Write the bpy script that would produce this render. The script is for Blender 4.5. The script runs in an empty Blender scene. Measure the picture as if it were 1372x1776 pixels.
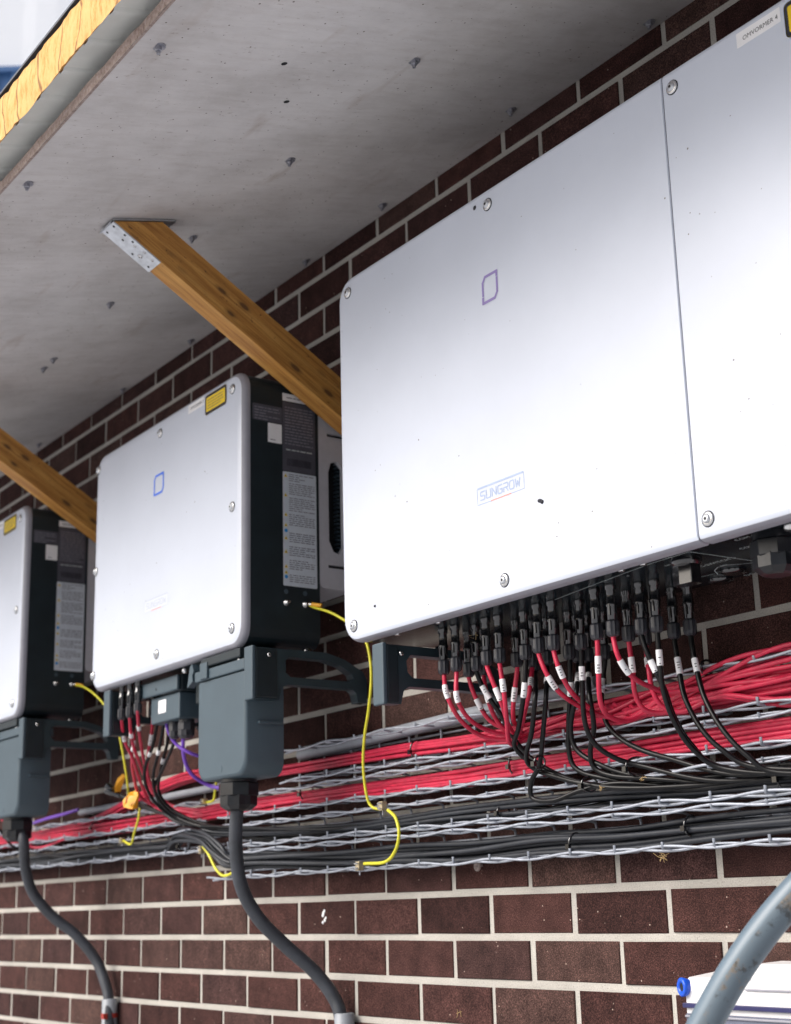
import bpy, math, random
from mathutils import Vector, Matrix
from mathutils.geometry import tessellate_polygon
random.seed(7)
S = 0.21            # one brick module (210 mm): everything below is measured in brick modules
Z0 = 1.55           # metres from the ground up to the bed joint that z = 0 refers to
def W(x, y, z): return Vector((x*S, y*S, z*S + Z0))

# ------------------------------------------------------------------ camera
scn = bpy.context.scene
CP = Vector((19.69361025, -7.64527012, 0.24130942))
yaw, pit, rol, F = 0.61246422, 0.2624088, -0.02638184, 2560.651
fw = Vector((-math.cos(yaw)*math.cos(pit), math.sin(yaw)*math.cos(pit), math.sin(pit)))
r0 = fw.cross(Vector((0, 0, 1))).normalized(); u0 = r0.cross(fw)
cr, sr = math.cos(rol), math.sin(rol)
RT = r0*cr + u0*sr; UP = u0*cr - r0*sr
cam = bpy.data.cameras.new('camera'); camo = bpy.data.objects.new('camera', cam)
scn.collection.objects.link(camo); scn.camera = camo
m = Matrix((RT, UP, -fw)).transposed().to_4x4(); m.translation = W(*CP); camo.matrix_world = m
cam.sensor_fit = 'VERTICAL'; cam.sensor_height = 36.0; cam.sensor_width = 36.0*1372/1776
cam.lens = F/1776*36.0
cam.clip_start = 0.05; cam.clip_end = 2000
cam.dof.use_dof = True; cam.dof.aperture_fstop = 6.3
def at(px, py, y):            # point of the photograph on the upright plane y = const (parallel to the wall)
    d = fw*F + RT*(px-686) - UP*(py-888)
    return CP + d*((y-CP.y)/d.y)
def atx(px, py, x):
    d = fw*F + RT*(px-686) - UP*(py-888)
    return CP + d*((x-CP.x)/d.x)
def atz(px, py, z):
    d = fw*F + RT*(px-686) - UP*(py-888)
    return CP + d*((z-CP.z)/d.z)
def atd(px, py, dep):
    return CP + (fw*F + RT*(px-686) - UP*(py-888))*(dep/F)
def project(p):
    d = Vector(p)-CP; z = d.dot(fw)
    return (686+F*d.dot(RT)/z, 888-F*d.dot(UP)/z, z)
cam.dof.focus_distance = (Vector((12.0, -1.15, 2.3))-CP).dot(fw)*S

# ------------------------------------------------------------------ world, sun, exposure
wd = bpy.data.worlds.new('World'); scn.world = wd; wd.use_nodes = True
nt = wd.node_tree; bg = nt.nodes['Background']
sky = nt.nodes.new('ShaderNodeTexSky'); sky.sky_type = 'NISHITA'; sky.sun_disc = False
SUN_EL, SUN_AZ = math.radians(40), math.radians(200)     # azimuth: compass angle of the sun, measured from +y towards +x
sky.sun_elevation = SUN_EL; sky.sun_rotation = SUN_AZ
sky.air_density = 1.0; sky.dust_density = 6.0; sky.ozone_density = 1.0
hs = nt.nodes.new('ShaderNodeHueSaturation'); hs.inputs['Saturation'].default_value = 0.7
nt.links.new(sky.outputs[0], hs.inputs['Color']); nt.links.new(hs.outputs[0], bg.inputs['Color'])
bg.inputs['Strength'].default_value = 0.09
sun = bpy.data.lights.new('sun', 'SUN'); suno = bpy.data.objects.new('sun', sun); scn.collection.objects.link(suno)
sun.energy = 1.5; sun.angle = math.radians(45); sun.color = (1.0, 0.99, 0.985)
sd = Vector((math.sin(SUN_AZ)*math.cos(SUN_EL), math.cos(SUN_AZ)*math.cos(SUN_EL), math.sin(SUN_EL)))
suno.rotation_euler = sd.to_track_quat('Z', 'Y').to_euler()
scn.view_settings.view_transform = 'Standard'; scn.view_settings.look = 'None'
scn.view_settings.gamma = 1.0; scn.view_settings.use_curve_mapping = False
scn.view_settings.exposure = 0.95
scn.render.engine = 'CYCLES'

# ------------------------------------------------------------------ materials
def newmat(name):
    m = bpy.data.materials.new(name); m.use_nodes = True
    return m, m.node_tree, m.node_tree.nodes['Principled BSDF']
def nd(t, kind, **kw):
    n = t.nodes.new(kind)
    for k, v in kw.items(): setattr(n, k, v)
    return n
def ramp(t, src, stops):
    r = nd(t, 'ShaderNodeValToRGB')
    while len(r.color_ramp.elements) < len(stops): r.color_ramp.elements.new(0.5)
    for e, (p, c) in zip(r.color_ramp.elements, stops):
        e.position = p; e.color = tuple(c)+(1,) if len(c) == 3 else c
    t.links.new(src, r.inputs[0]); return r.outputs[0]
def coords(t, scale=(1, 1, 1), kind='Object', rand=False):
    tc = nd(t, 'ShaderNodeTexCoord'); mp = nd(t, 'ShaderNodeMapping'); mp.inputs['Scale'].default_value = scale
    t.links.new(tc.outputs[kind], mp.inputs[0])
    if rand:
        oi = nd(t, 'ShaderNodeObjectInfo'); mu = nd(t, 'ShaderNodeVectorMath', operation='SCALE')
        mu.inputs[0].default_value = (37.0, 17.0, 53.0); t.links.new(oi.outputs['Random'], mu.inputs['Scale'])
        t.links.new(mu.outputs[0], mp.inputs['Location'])
    return mp.outputs[0]
def noise(t, vec, scale, detail=4, rough=.6):
    n = nd(t, 'ShaderNodeTexNoise'); n.inputs['Scale'].default_value = scale
    n.inputs['Detail'].default_value = detail; n.inputs['Roughness'].default_value = rough
    t.links.new(vec, n.inputs['Vector']); return n.outputs[0]
def mix(t, a, b, f, mode='MIX'):
    n = nd(t, 'ShaderNodeMix', data_type='RGBA', blend_type=mode)
    for s, v in ((0, f), (6, a), (7, b)):
        if isinstance(v, (int, float)): n.inputs[s].default_value = v
        elif isinstance(v, tuple): n.inputs[s].default_value = v+(1,)
        else: t.links.new(v, n.inputs[s])
    return n.outputs[2]
def bump(t, b, src, strength, dist=.001):
    n = nd(t, 'ShaderNodeBump'); n.inputs['Strength'].default_value = strength; n.inputs['Distance'].default_value = dist
    t.links.new(src, n.inputs['Height']); t.links.new(n.outputs[0], b.inputs['Normal'])
def plain(name, col, rough=.5, metal=0., var=.12, vs=60, spec=.5, bmp=0., bs=400, specks=None):
    m, t, b = newmat(name); v = coords(t, rand=True)
    d = tuple(c*(1-var) for c in col); l = tuple(min(1, c*(1+var)) for c in col)
    c = ramp(t, noise(t, v, vs), [(.3, d), (.7, l)])
    if specks:
        vo = nd(t, 'ShaderNodeTexVoronoi'); vo.inputs['Scale'].default_value = specks[0]; t.links.new(v, vo.inputs['Vector'])
        wn = nd(t, 'ShaderNodeTexWhiteNoise'); t.links.new(vo.outputs['Color'], wn.inputs[0])
        big = nd(t, 'ShaderNodeMath', operation='MULTIPLY'); t.links.new(wn.outputs[0], big.inputs[0]); big.inputs[1].default_value = specks[1]
        lt = nd(t, 'ShaderNodeMath', operation='LESS_THAN'); t.links.new(vo.outputs['Distance'], lt.inputs[0])
        pw = nd(t, 'ShaderNodeMath', operation='POWER'); t.links.new(wn.outputs[0], pw.inputs[0]); pw.inputs[1].default_value = 6
        m2 = nd(t, 'ShaderNodeMath', operation='MULTIPLY'); t.links.new(pw.outputs[0], m2.inputs[0]); m2.inputs[1].default_value = specks[1]
        t.links.new(m2.outputs[0], lt.inputs[1])
        c = mix(t, c, specks[2], lt.outputs[0])
    t.links.new(c, b.inputs['Base Color'])
    b.inputs['Roughness'].default_value = rough; b.inputs['Metallic'].default_value = metal
    b.inputs['Specular IOR Level'].default_value = spec
    if bmp: bump(t, b, noise(t, v, bs, 3), bmp, .0006)
    return m
M = {}
M['white'] = plain('white_powder_coat', (.57, .61, .70), .30, var=.035, vs=5, bmp=.10, bs=1200, specks=(75, .11, (.10, .08, .08)))
M['rim'] = plain('shaded_edge_and_strip_grey', (.27, .27, .31), .45, var=.06, vs=30)  # cover edges coloured darker for their side shade; box strips just grey
M['dark'] = plain('graphite_paint', (.008, .016, .021), .5, var=.2, vs=20, bmp=.25, bs=1500, specks=(60, .05, (.25, .26, .27)))
M['slate'] = plain('slate_grey_paint', (.046, .074, .095), .5, var=.07, vs=12, bmp=.15, bs=1500, spec=.6, specks=(60, .05, (.03, .03, .03)))
M['under'] = plain('glossy_dark_underside', (.008, .013, .017), .16, var=.3, vs=30, spec=.3, specks=(50, .06, (.2, .2, .2)))
M['arm'] = plain('dark_teal_cast_bracket', (.020, .036, .045), .42, var=.2, vs=20, bmp=.2, bs=900, specks=(60, .05, (.25, .26, .27)))
M['rear'] = plain('light_grey_rear_cover', (.46, .46, .50), .5, var=.05)
M['blackp'] = plain('black_plastic', (.005, .005, .007), .16, var=.3, vs=90, spec=.9)
M['blackp'].node_tree.nodes['Principled BSDF'].inputs['Coat Weight'].default_value = .7
M['blackp'].node_tree.nodes['Principled BSDF'].inputs['Coat Roughness'].default_value = .12
M['glandp'] = plain('matt_black_gland_plastic', (.009, .010, .013), .30, var=.3, vs=90, spec=.45)
M['nutp'] = plain('dark_grey_plastic_nut', (.024, .025, .032), .35, var=.2, vs=90)
M['red'] = plain('red_cable_sheath', (.50, .017, .056), .42, var=.22, vs=35, specks=(260, .10, (.06, .01, .01)))
M['black'] = plain('black_cable_sheath', (.004, .004, .005), .34, var=.3, vs=40, spec=.28, specks=(160, .06, (.12, .10, .08)))
M['greyc'] = plain('dark_grey_cable_sheath', (.018, .021, .028), .5, var=.25, vs=30)
M['bigc'] = plain('grey_power_cable_sheath', (.040, .045, .056), .50, var=.3, vs=25, bmp=.3, bs=300, specks=(90, .07, (.25, .2, .14)))
M['yellow'] = plain('yellow_green_earth_wire', (.62, .58, .03), .45, var=.15, vs=60)
M['orange'] = plain('orange_yellow_plastic', (.80, .38, .02), .4, var=.12, vs=40)
M['purple'] = plain('purple_cable_sheath', (.19, .07, .52), .4, var=.1)
M['sleeve'] = plain('white_marker_sleeve', (.78, .78, .80), .45, var=.04)
M['ghost'] = plain('clear_badge_plate', (.64, .68, .76), .35, var=.02)
M['ghostink'] = plain('ghost_print', (.50, .54, .62), .4, var=.02)
M['ink'] = plain('black_print', (.02, .02, .03), .5, var=0)
M['greyink'] = plain('grey_print', (.20, .20, .24), .5, var=0)
M['paleprint'] = plain('pale_print', (.45, .50, .50), .5, var=0)
M['blueprint'] = plain('pale_blue_print', (.36, .44, .62), .5, var=.05)
M['redprint'] = plain('pale_red_print', (.80, .30, .25), .5, var=.05)
M['lilac'] = plain('lilac_print', (.26, .20, .46), .4, var=.05)
M['bluelogo'] = plain('blue_print', (.03, .16, .85), .4, var=.05)
M['tagw'] = plain('white_sticker', (.82, .82, .84), .4, var=.03)
M['labelw'] = plain('pale_label', (.55, .60, .66), .4, var=.05)
M['labeld'] = plain('dark_grey_label', (.075, .075, .095), .4, var=.12, vs=50)
M['yel'] = plain('yellow_sticker', (.80, .56, .01), .4, var=.04)
M['blued'] = plain('blue_disc', (.02, .25, .60), .4, var=.03)
M['steel'] = plain('zinc_steel', (.62, .64, .68), .32, metal=.9, var=.18, vs=60, bmp=.1)
M['wire'] = plain('galvanised_wire', (.40, .43, .49), .42, metal=.5, var=.15, vs=80, bmp=.2, bs=900)
M['bolt'] = plain('bright_bolt_steel', (.70, .70, .70), .25, metal=1., var=.1)
M['boltd'] = plain('weathered_bolt_steel', (.36, .36, .40), .45, metal=.8, var=.25, vs=200)
M['hole'] = plain('dark_recess', (.008, .008, .010), .8, var=0)
M['brass'] = plain('dull_brass_clamp', (.55, .46, .30), .4, metal=.7, var=.2)
M['pvc'] = plain('pale_grey_pvc', (.30, .32, .36), .4, var=.08)
M['sock'] = plain('light_grey_pvc_sleeve', (.26, .28, .31), .45, var=.06)
M['boxw'] = plain('white_box_plastic', (.80, .79, .80), .4, var=.03, specks=(60, .09, (.2, .17, .15)))
M['window'] = plain('smoked_window_plastic', (.13, .14, .19), .12, var=.1)
M['navy'] = plain('navy_seal_strip', (.02, .02, .09), .35, var=.1)
M['bluecap'] = plain('blue_rubber_cap', (.01, .09, .62), .35, var=.08)
M['straw'] = plain('dry_straw', (.42, .29, .13), .8, var=.3)
M['shell'] = plain('grey_pink_shell', (.30, .24, .22), .5, var=.3, vs=200)
M['lime'] = plain('white_splash', (.78, .78, .80), .8, var=.05)
M['redtape'] = plain('red_tape', (.35, .03, .02), .4, var=.1)
M['rust'] = plain('rust_orange', (.50, .10, .03), .7, var=.3)
M['ground'] = plain('pale_concrete_yard', (.44, .45, .465), .9, var=.2, vs=3, bmp=.4, bs=40)
M['cladw'] = plain('white_cladding', (.80, .82, .86), .5, var=.03, vs=1)
M['cladb'] = plain('blue_cladding', (.05, .13, .30), .5, var=.06, vs=1)
M['roofd'] = plain('dark_sheet_metal', (.05, .06, .08), .5, var=.1, vs=2)

def brick_mat():
    m, t, b = newmat('dark_brown_brick'); v = coords(t, rand=True)
    oi = nd(t, 'ShaderNodeObjectInfo')
    base = ramp(t, oi.outputs['Random'], [(0, (.028, .013, .012)), (.35, (.054, .025, .022)), (.7, (.044, .023, .022)), (1, (.062, .036, .031))])
    g = noise(t, v, 520, 3, .7)
    c = mix(t, base, ramp(t, g, [(.35, (.35, .3, .3)), (.52, (1, 1, 1)), (.68, (2.6, 2.4, 2.3))]), 1.0, 'MULTIPLY')
    c = mix(t, c, ramp(t, noise(t, v, 22, 5, .7), [(.3, (.62, .62, .62)), (.7, (1.45, 1.42, 1.40))]), 1.0, 'MULTIPLY')
    vo = nd(t, 'ShaderNodeTexVoronoi'); vo.inputs['Scale'].default_value = 90; t.links.new(v, vo.inputs['Vector'])
    spk = ramp(t, vo.outputs['Distance'], [(.10, (1, 1, 1)), (.13, (0, 0, 0))])
    spk2 = ramp(t, noise(t, v, 35, 2), [(.60, (0, 0, 0)), (.64, (1, 1, 1))])
    sp = mix(t, spk, spk2, 1.0, 'MULTIPLY')
    c = mix(t, c, (.42, .32, .27), sp)
    t.links.new(c, b.inputs['Base Color']); b.inputs['Roughness'].default_value = .85; b.inputs['Specular IOR Level'].default_value = .12
    bump(t, b, g, .55, .0009); return m
M['brick'] = brick_mat()
def mortar_mat():
    m, t, b = newmat('pale_grey_mortar'); v = coords(t)
    g = noise(t, v, 420, 4, .7)
    c = ramp(t, g, [(.28, (.16, .15, .13)), (.42, (.42, .40, .37)), (.75, (.56, .54, .50))])
    c = mix(t, c, ramp(t, noise(t, v, 7, 4), [(.3, (.80, .79, .77)), (.7, (1.06, 1.05, 1.03))]), 1.0, 'MULTIPLY')
    t.links.new(c, b.inputs['Base Color']); b.inputs['Roughness'].default_value = .92
    bump(t, b, g, .8, .0012); return m
M['mortar'] = mortar_mat()
def board_mat():
    m, t, b = newmat('grey_fibre_cement_board')
    v = coords(t); vs_ = coords(t, (20, 4, 4))
    c = ramp(t, noise(t, v, 5, 6, .65), [(.28, (.47, .445, .435)), (.5, (.58, .555, .55)), (.72, (.65, .625, .62))])
    c = mix(t, c, ramp(t, noise(t, vs_, 3, 6, .7), [(.30, (.90, .88, .87)), (.55, (1, 1, 1)), (.8, (1.04, 1.03, 1.02))]), 1.0, 'MULTIPLY')
    fl = noise(t, coords(t, (170, 60, 60)), 1, 3, .7)
    c = mix(t, c, (.22, .17, .14), ramp(t, fl, [(.64, (0, 0, 0)), (.72, (.55, .55, .55))]))
    st = noise(t, coords(t, (2.0, 7, 3)), 2.2, 3)
    c = mix(t, c, (.33, .24, .19), ramp(t, st, [(.62, (0, 0, 0)), (.80, (.5, .5, .5))]))
    vo = nd(t, 'ShaderNodeTexVoronoi'); vo.inputs['Scale'].default_value = 110; t.links.new(v, vo.inputs['Vector'])
    wn = nd(t, 'ShaderNodeTexWhiteNoise'); t.links.new(vo.outputs['Color'], wn.inputs[0])
    pw = nd(t, 'ShaderNodeMath', operation='POWER'); t.links.new(wn.outputs[0], pw.inputs[0]); pw.inputs[1].default_value = 5
    mu = nd(t, 'ShaderNodeMath', operation='MULTIPLY'); t.links.new(pw.outputs[0], mu.inputs[0]); mu.inputs[1].default_value = .19
    lt = nd(t, 'ShaderNodeMath', operation='LESS_THAN'); t.links.new(vo.outputs['Distance'], lt.inputs[0]); t.links.new(mu.outputs[0], lt.inputs[1])
    c = mix(t, c, (.10, .07, .06), lt.outputs[0])
    t.links.new(c, b.inputs['Base Color']); b.inputs['Roughness'].default_value = .85
    bump(t, b, noise(t, v, 160, 5, .7), .25, .0008); return m
M['board'] = board_mat()
def edge_mat():
    m, t, b = newmat('raw_board_edge'); v = coords(t)
    c = ramp(t, noise(t, v, 130, 5, .75), [(.3, (.20, .14, .12)), (.55, (.38, .30, .27)), (.75, (.46, .40, .37))])
    t.links.new(c, b.inputs['Base Color']); b.inputs['Roughness'].default_value = .9
    bump(t, b, noise(t, v, 220, 4), .7, .002); return m
M['edge'] = edge_mat()
def wood_mat():
    m, t, b = newmat('orange_brown_softwood')
    v = coords(t, (2.2, 30, 30)); n = noise(t, v, 2.0, 5, .6)
    c = ramp(t, n, [(.30, (.33, .13, .025)), (.5, (.52, .25, .055)), (.72, (.62, .34, .09))])
    c = mix(t, c, ramp(t, noise(t, coords(t, (5, 170, 170)), 2.0, 4, .7), [(.35, (.62, .55, .5)), (.55, (1, 1, 1)), (.75, (1.12, 1.1, 1.05))]), 1.0, 'MULTIPLY')
    v2 = coords(t, (3.2, 8, 3)); vo = nd(t, 'ShaderNodeTexVoronoi'); vo.inputs['Scale'].default_value = 4.6
    t.links.new(v2, vo.inputs['Vector'])
    c = mix(t, c, (.07, .025, .008), ramp(t, vo.outputs['Distance'], [(.15, (1, 1, 1)), (.19, (0, 0, 0))]))
    c = mix(t, c, (.16, .07, .02), ramp(t, vo.outputs['Distance'], [(.12, (.75, .75, .75)), (.32, (0, 0, 0))]))
    sp = noise(t, coords(t, (38, 70, 70)), 1.9, 3, .7)
    c = mix(t, c, (.05, .02, .01), ramp(t, sp, [(.66, (0, 0, 0)), (.71, (.9, .9, .9))]))
    t.links.new(c, b.inputs['Base Color']); b.inputs['Roughness'].default_value = .62
    bump(t, b, n, .3, .0008); return m
M['wood'] = wood_mat()
def foam_mat():
    m, t, b = newmat('aged_foam_insulation'); v = coords(t, (3.2, 1, 1))
    n = noise(t, v, 26, 8, .8)
    c = ramp(t, n, [(.28, (.30, .10, .02)), (.40, (.62, .31, .08)), (.52, (.78, .45, .16)), (.8, (.80, .54, .25))])
    wv = nd(t, 'ShaderNodeTexWave', wave_type='BANDS', bands_direction='X'); t.links.new(coords(t, (1, 1, -.55)), wv.inputs['Vector'])
    wv.inputs['Scale'].default_value = 4.2; wv.inputs['Distortion'].default_value = 14; wv.inputs['Detail'].default_value = 3; wv.inputs['Detail Scale'].default_value = 1.2
    c = mix(t, c, (.16, .06, .02), ramp(t, wv.outputs[0], [(.0, (.8, .8, .8)), (.035, (0, 0, 0))]))
    t.links.new(c, b.inputs['Base Color']); b.inputs['Roughness'].default_value = .85
    b.inputs['Subsurface Weight'].default_value = 0.0
    bump(t, b, n, .8, .006); return m
M['foam'] = foam_mat()
def pipe_mat():
    m, t, b = newmat('blue_grey_pipe_with_dirt'); v = coords(t)
    n = noise(t, v, 28, 6, .75)
    c = mix(t, (.11, .145, .175), (.17, .14, .11), ramp(t, n, [(.53, (0, 0, 0)), (.60, (1, 1, 1))]))
    c = mix(t, c, (.035, .035, .035), ramp(t, noise(t, v, 60, 5, .7), [(.56, (0, 0, 0)), (.64, (.8, .8, .8))]))
    t.links.new(c, b.inputs['Base Color']); b.inputs['Roughness'].default_value = .45; return m
M['pipe'] = pipe_mat()
M['pipeclean'] = plain('blue_grey_pipe', (.115, .160, .20), .36, var=.08, vs=14)

# ------------------------------------------------------------------ mesh helpers
COL = scn.collection
class MB:
    def __init__(s): s.v = []; s.f = []; s.m = []; s.sm = []; s.mats = []
    def mi(s, mt):
        if mt not in s.mats: s.mats.append(mt)
        return s.mats.index(mt)
    def add(s, vs, fs, mt, smooth=False):
        o = len(s.v); k = s.mi(mt); s.v += [Vector(v) for v in vs]
        for f in fs: s.f.append([i+o for i in f]); s.m.append(k); s.sm.append(smooth)
    def box(s, a, b, mt):
        x0, y0, z0 = a; x1, y1, z1 = b
        s.add([(x0,y0,z0),(x1,y0,z0),(x1,y1,z0),(x0,y1,z0),(x0,y0,z1),(x1,y0,z1),(x1,y1,z1),(x0,y1,z1)],
              [(0,3,2,1),(4,5,6,7),(0,1,5,4),(1,2,6,5),(2,3,7,6),(3,0,4,7)], mt)
    def rings(s, rs, mt, smooth=True, caps=True, closed=True):
        n = len(rs[0]); vs = [p for r in rs for p in r]; fs = []
        for i in range(len(rs)-1):
            for j in range(n if closed else n-1):
                k = (j+1) % n; fs.append((i*n+j, i*n+k, (i+1)*n+k, (i+1)*n+j))
        s.add(vs, fs, mt, smooth)
        if caps:
            s.add(rs[0], [tuple(reversed(range(n)))], mt); s.add(rs[-1], [tuple(range(n))], mt)
    def lathe(s, c, axis, prof, mt, n=16, smooth=True, rib=0):
        a = Vector(axis).normalized(); t = a.orthogonal().normalized(); b = a.cross(t); c = Vector(c)
        rs = [[c+a*h+(t*math.cos(2*math.pi*j/n)+b*math.sin(2*math.pi*j/n))*(r*(1-(rib if j % 2 else 0))) for j in range(n)] for h, r in prof]
        s.rings(rs, mt, smooth)
    def prism(s, loops, axis, t0, t1, mt):       # 2D loops (first outer, then holes) extruded along an axis
        def P(u, v, t): return {'x': (t, u, v), 'y': (u, t, v), 'z': (u, v, t)}[axis]
        L3 = [[Vector((u, v, 0)) for u, v in l] for l in loops]
        tris = tessellate_polygon(L3); flat = [p for l in loops for p in l]
        s.add([P(u, v, t0) for u, v in flat], tris, mt); s.add([P(u, v, t1) for u, v in flat], [tuple(reversed(t)) for t in tris], mt)
        for l in loops:
            n = len(l); vs = [P(u, v, t0) for u, v in l]+[P(u, v, t1) for u, v in l]
            s.add(vs, [(j, (j+1) % n, n+(j+1) % n, n+j) for j in range(n)], mt)
def build(mb, name, parent=None, loc=None, kind=None, fixn=True, bev=0):
    """verts in modules -> metres, relative to the thing's root location"""
    root = parent
    while root is not None and root.parent is not None: root = root.parent
    org = (root.location.copy() if root is not None else (W(*loc) if loc is not None else W(0, 0, 0)))
    me = bpy.data.meshes.new(name)
    me.from_pydata([tuple(W(*v)-org) for v in mb.v], [], mb.f)
    for mt in mb.mats: me.materials.append(mt)
    me.polygons.foreach_set('material_index', mb.m); me.polygons.foreach_set('use_smooth', mb.sm)
    if fixn:
        import bmesh
        b = bmesh.new(); b.from_mesh(me); bmesh.ops.recalc_face_normals(b, faces=b.faces); b.to_mesh(me); b.free()
    me.update()
    o = bpy.data.objects.new(name, me); COL.objects.link(o)
    if root is None: o.location = org
    if parent is not None: o.parent = parent
    if kind: o['kind'] = kind
    if bev:
        bm_ = o.modifiers.new('bevel', 'BEVEL'); bm_.width = bev*S; bm_.segments = 2; bm_.limit_method = 'ANGLE'; bm_.angle_limit = math.radians(40)
    return o
def tag(o, label, cat, group=None):
    o['label'] = label; o['category'] = cat
    if group: o['group'] = group
    return o
def thing(name, label, cat, loc, group=None):
    o = bpy.data.objects.new(name, None); COL.objects.link(o); o.location = W(*loc); o.empty_display_size = .05
    return tag(o, label, cat, group)
def kids(o): return [c for c in bpy.data.objects if c.parent == o]
def dup(o, dx, parent=None):
    c = o.copy(); COL.objects.link(c)
    if parent is not None: c.parent = parent
    else: c.location = o.location + Vector((dx*S, 0, 0))
    for k in kids(o): dup(k, 0, c)
    return c
def smooth_path(pts, sub=6):
    P = [Vector(p) for p in pts]; P = [P[0]*2-P[1]]+P+[P[-1]*2-P[-2]]; out = []
    for i in range(1, len(P)-2):
        a, b, c, d = P[i-1:i+3]
        for k in range(sub):
            t = k/sub
            out.append(.5*((2*b)+(c-a)*t+(2*a-5*b+4*c-d)*t*t+(3*b-a-3*c+d)*t*t*t))
    out.append(P[-2]); return out
def tube(mb, pts, r, mt, n=8, sub=6, smooth=True):
    Q = smooth_path(pts, sub) if sub > 1 else [Vector(p) for p in pts]
    rs = []; t0 = (Q[1]-Q[0]).normalized(); nrm = t0.orthogonal().normalized()
    for i, q in enumerate(Q):
        t = (Q[min(i+1, len(Q)-1)]-Q[max(i-1, 0)]).normalized()
        nrm = (nrm - t*nrm.dot(t)).normalized(); bb = t.cross(nrm)
        rr = r(i/(len(Q)-1)) if callable(r) else r
        rs.append([q+(nrm*math.cos(2*math.pi*j/n)+bb*math.sin(2*math.pi*j/n))*rr for j in range(n)])
    mb.rings(rs, mt, smooth)
    return Q
def rrect(x0, x1, z0, z1, R, n=6):
    """rounded rectangle loop; R = radii (bl, br, tr, tl)"""
    if not isinstance(R, tuple): R = (R,)*4
    out = []
    for (cx, cz, a0, r) in ((x0+R[0], z0+R[0], 180, R[0]), (x1-R[1], z0+R[1], 270, R[1]), (x1-R[2], z1-R[2], 0, R[2]), (x0+R[3], z1-R[3], 90, R[3])):
        for k in range(n+1):
            a = math.radians(a0+90*k/n); out.append((cx+r*math.cos(a), cz+r*math.sin(a)))
    return out
def slab(mb, x0, x1, z0, z1, R, yf, yb, inset, mt, mrim, ins=None):
    """front cover facing -y: flat face, rolled edge; ins = inset of (left, bottom, right, top)"""
    ins = ins or (inset,)*4; steps = 5; rs = []
    dep = yb-yf; db = min(dep*.92, .065)
    rs.append([(x, yb, z) for x, z in rrect(x0, x1, z0, z1, R)])
    if not isinstance(R, tuple): R = (R,)*4
    for k in range(steps+1):
        a = math.pi/2*k/steps; f = 1-math.cos(a); y = yf+db*(1-math.sin(a))
        RR = tuple(max(.004, r-inset*f*.8) for r in R)
        rs.append([(x, y, z) for x, z in rrect(x0+ins[0]*f, x1-ins[2]*f, z0+ins[1]*f, z1-ins[3]*f, RR)])
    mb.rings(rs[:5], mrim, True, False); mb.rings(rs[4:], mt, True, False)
    mb.add(rs[-1], [tuple(range(len(rs[-1])))], mt)
def text(mb, s, size, place, mt, ext=0):
    cu = bpy.data.curves.new('t', 'FONT'); cu.body = s; cu.size = size; cu.resolution_u = 2
    o = bpy.data.objects.new('t', cu); COL.objects.link(o)
    dg = bpy.context.evaluated_depsgraph_get(); me = bpy.data.meshes.new_from_object(o.evaluated_get(dg))
    mb.add([place(v.co.x, v.co.y) for v in me.vertices], [tuple(p.vertices) for p in me.polygons], mt)
    bpy.data.objects.remove(o); bpy.data.curves.remove(cu); bpy.data.meshes.remove(me)
def bars(mb, place, x0, x1, y0, y1, mt, pitch, hgt, seed=1, wordy=True, starts=0.0):
    """tiny unreadable lines of print"""
    rd = random.Random(seed); y = y1-pitch
    while y > y0:
        x = x0+starts*rd.random(); end = x1 if rd.random() > .25 else x0+(x1-x0)*rd.uniform(.4, .9)
        while x < end:
            w = min(rd.uniform(.02, .07), end-x) if wordy else end-x
            if w > .006: mb.add([place(x, y), place(x+w, y), place(x+w, y+hgt), place(x, y+hgt)], [(0, 1, 2, 3)], mt)
            x += w+.010
        y -= pitch

# ================================================================== SETTING
g = MB(); g.add([(-3000, -3000, -Z0/S), (3000, -3000, -Z0/S), (3000, 3000, -Z0/S), (-3000, 3000, -Z0/S)], [(0, 1, 2, 3)], M['ground'])
go = build(g, 'ground', kind='structure', fixn=False)

# ------------------------------------------------------------------ brick wall
H = .35139766; ZTOP = 7.05; ZG = -Z0/S; JW = .055
def course_x(row): return (.0 if row % 2 == 0 else .5)+row*.006      # row r spans z r*H .. (r+1)*H
XL, XR = -12.0, 21.0
wb = MB(); wb.box((XL, .012, ZG), (XR, 1.1, ZTOP), M['mortar'])
wall = build(wb, 'brick_wall', loc=(8, 0, 0)); tag(wall, 'dark brown brick wall with pale grey mortar behind the cabinets', 'wall')
def brick_mesh(name, w, seed):
    rd = random.Random(seed); b = MB(); hw, hh = w/2, (H-.058)/2; c = .007
    def q(x, y, z): return (x+rd.uniform(-.002, .002), y, z+rd.uniform(-.002, .002))
    back = [(-hw, .03, -hh), (hw, .03, -hh), (hw, .03, hh), (-hw, .03, hh)]
    r1 = [q(-hw, c, -hh), q(hw, c, -hh), q(hw, c, hh), q(-hw, c, hh)]
    r2 = [q(-hw+c, 0, -hh+c), q(hw-c, 0, -hh+c), q(hw-c, 0, hh-c), q(-hw+c, 0, hh-c)]
    b.rings([back, r1, r2], M['brick'], False, False); b.add(r2, [(0, 1, 2, 3)], M['brick'])
    me = bpy.data.meshes.new(name); me.from_pydata([(x*S, y*S, z*S) for x, y, z in b.v], [], b.f); me.materials.append(M['brick'])
    return me, b
BM = [brick_mesh('brick', 1-JW, k) for k in range(5)]
cells = []
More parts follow.
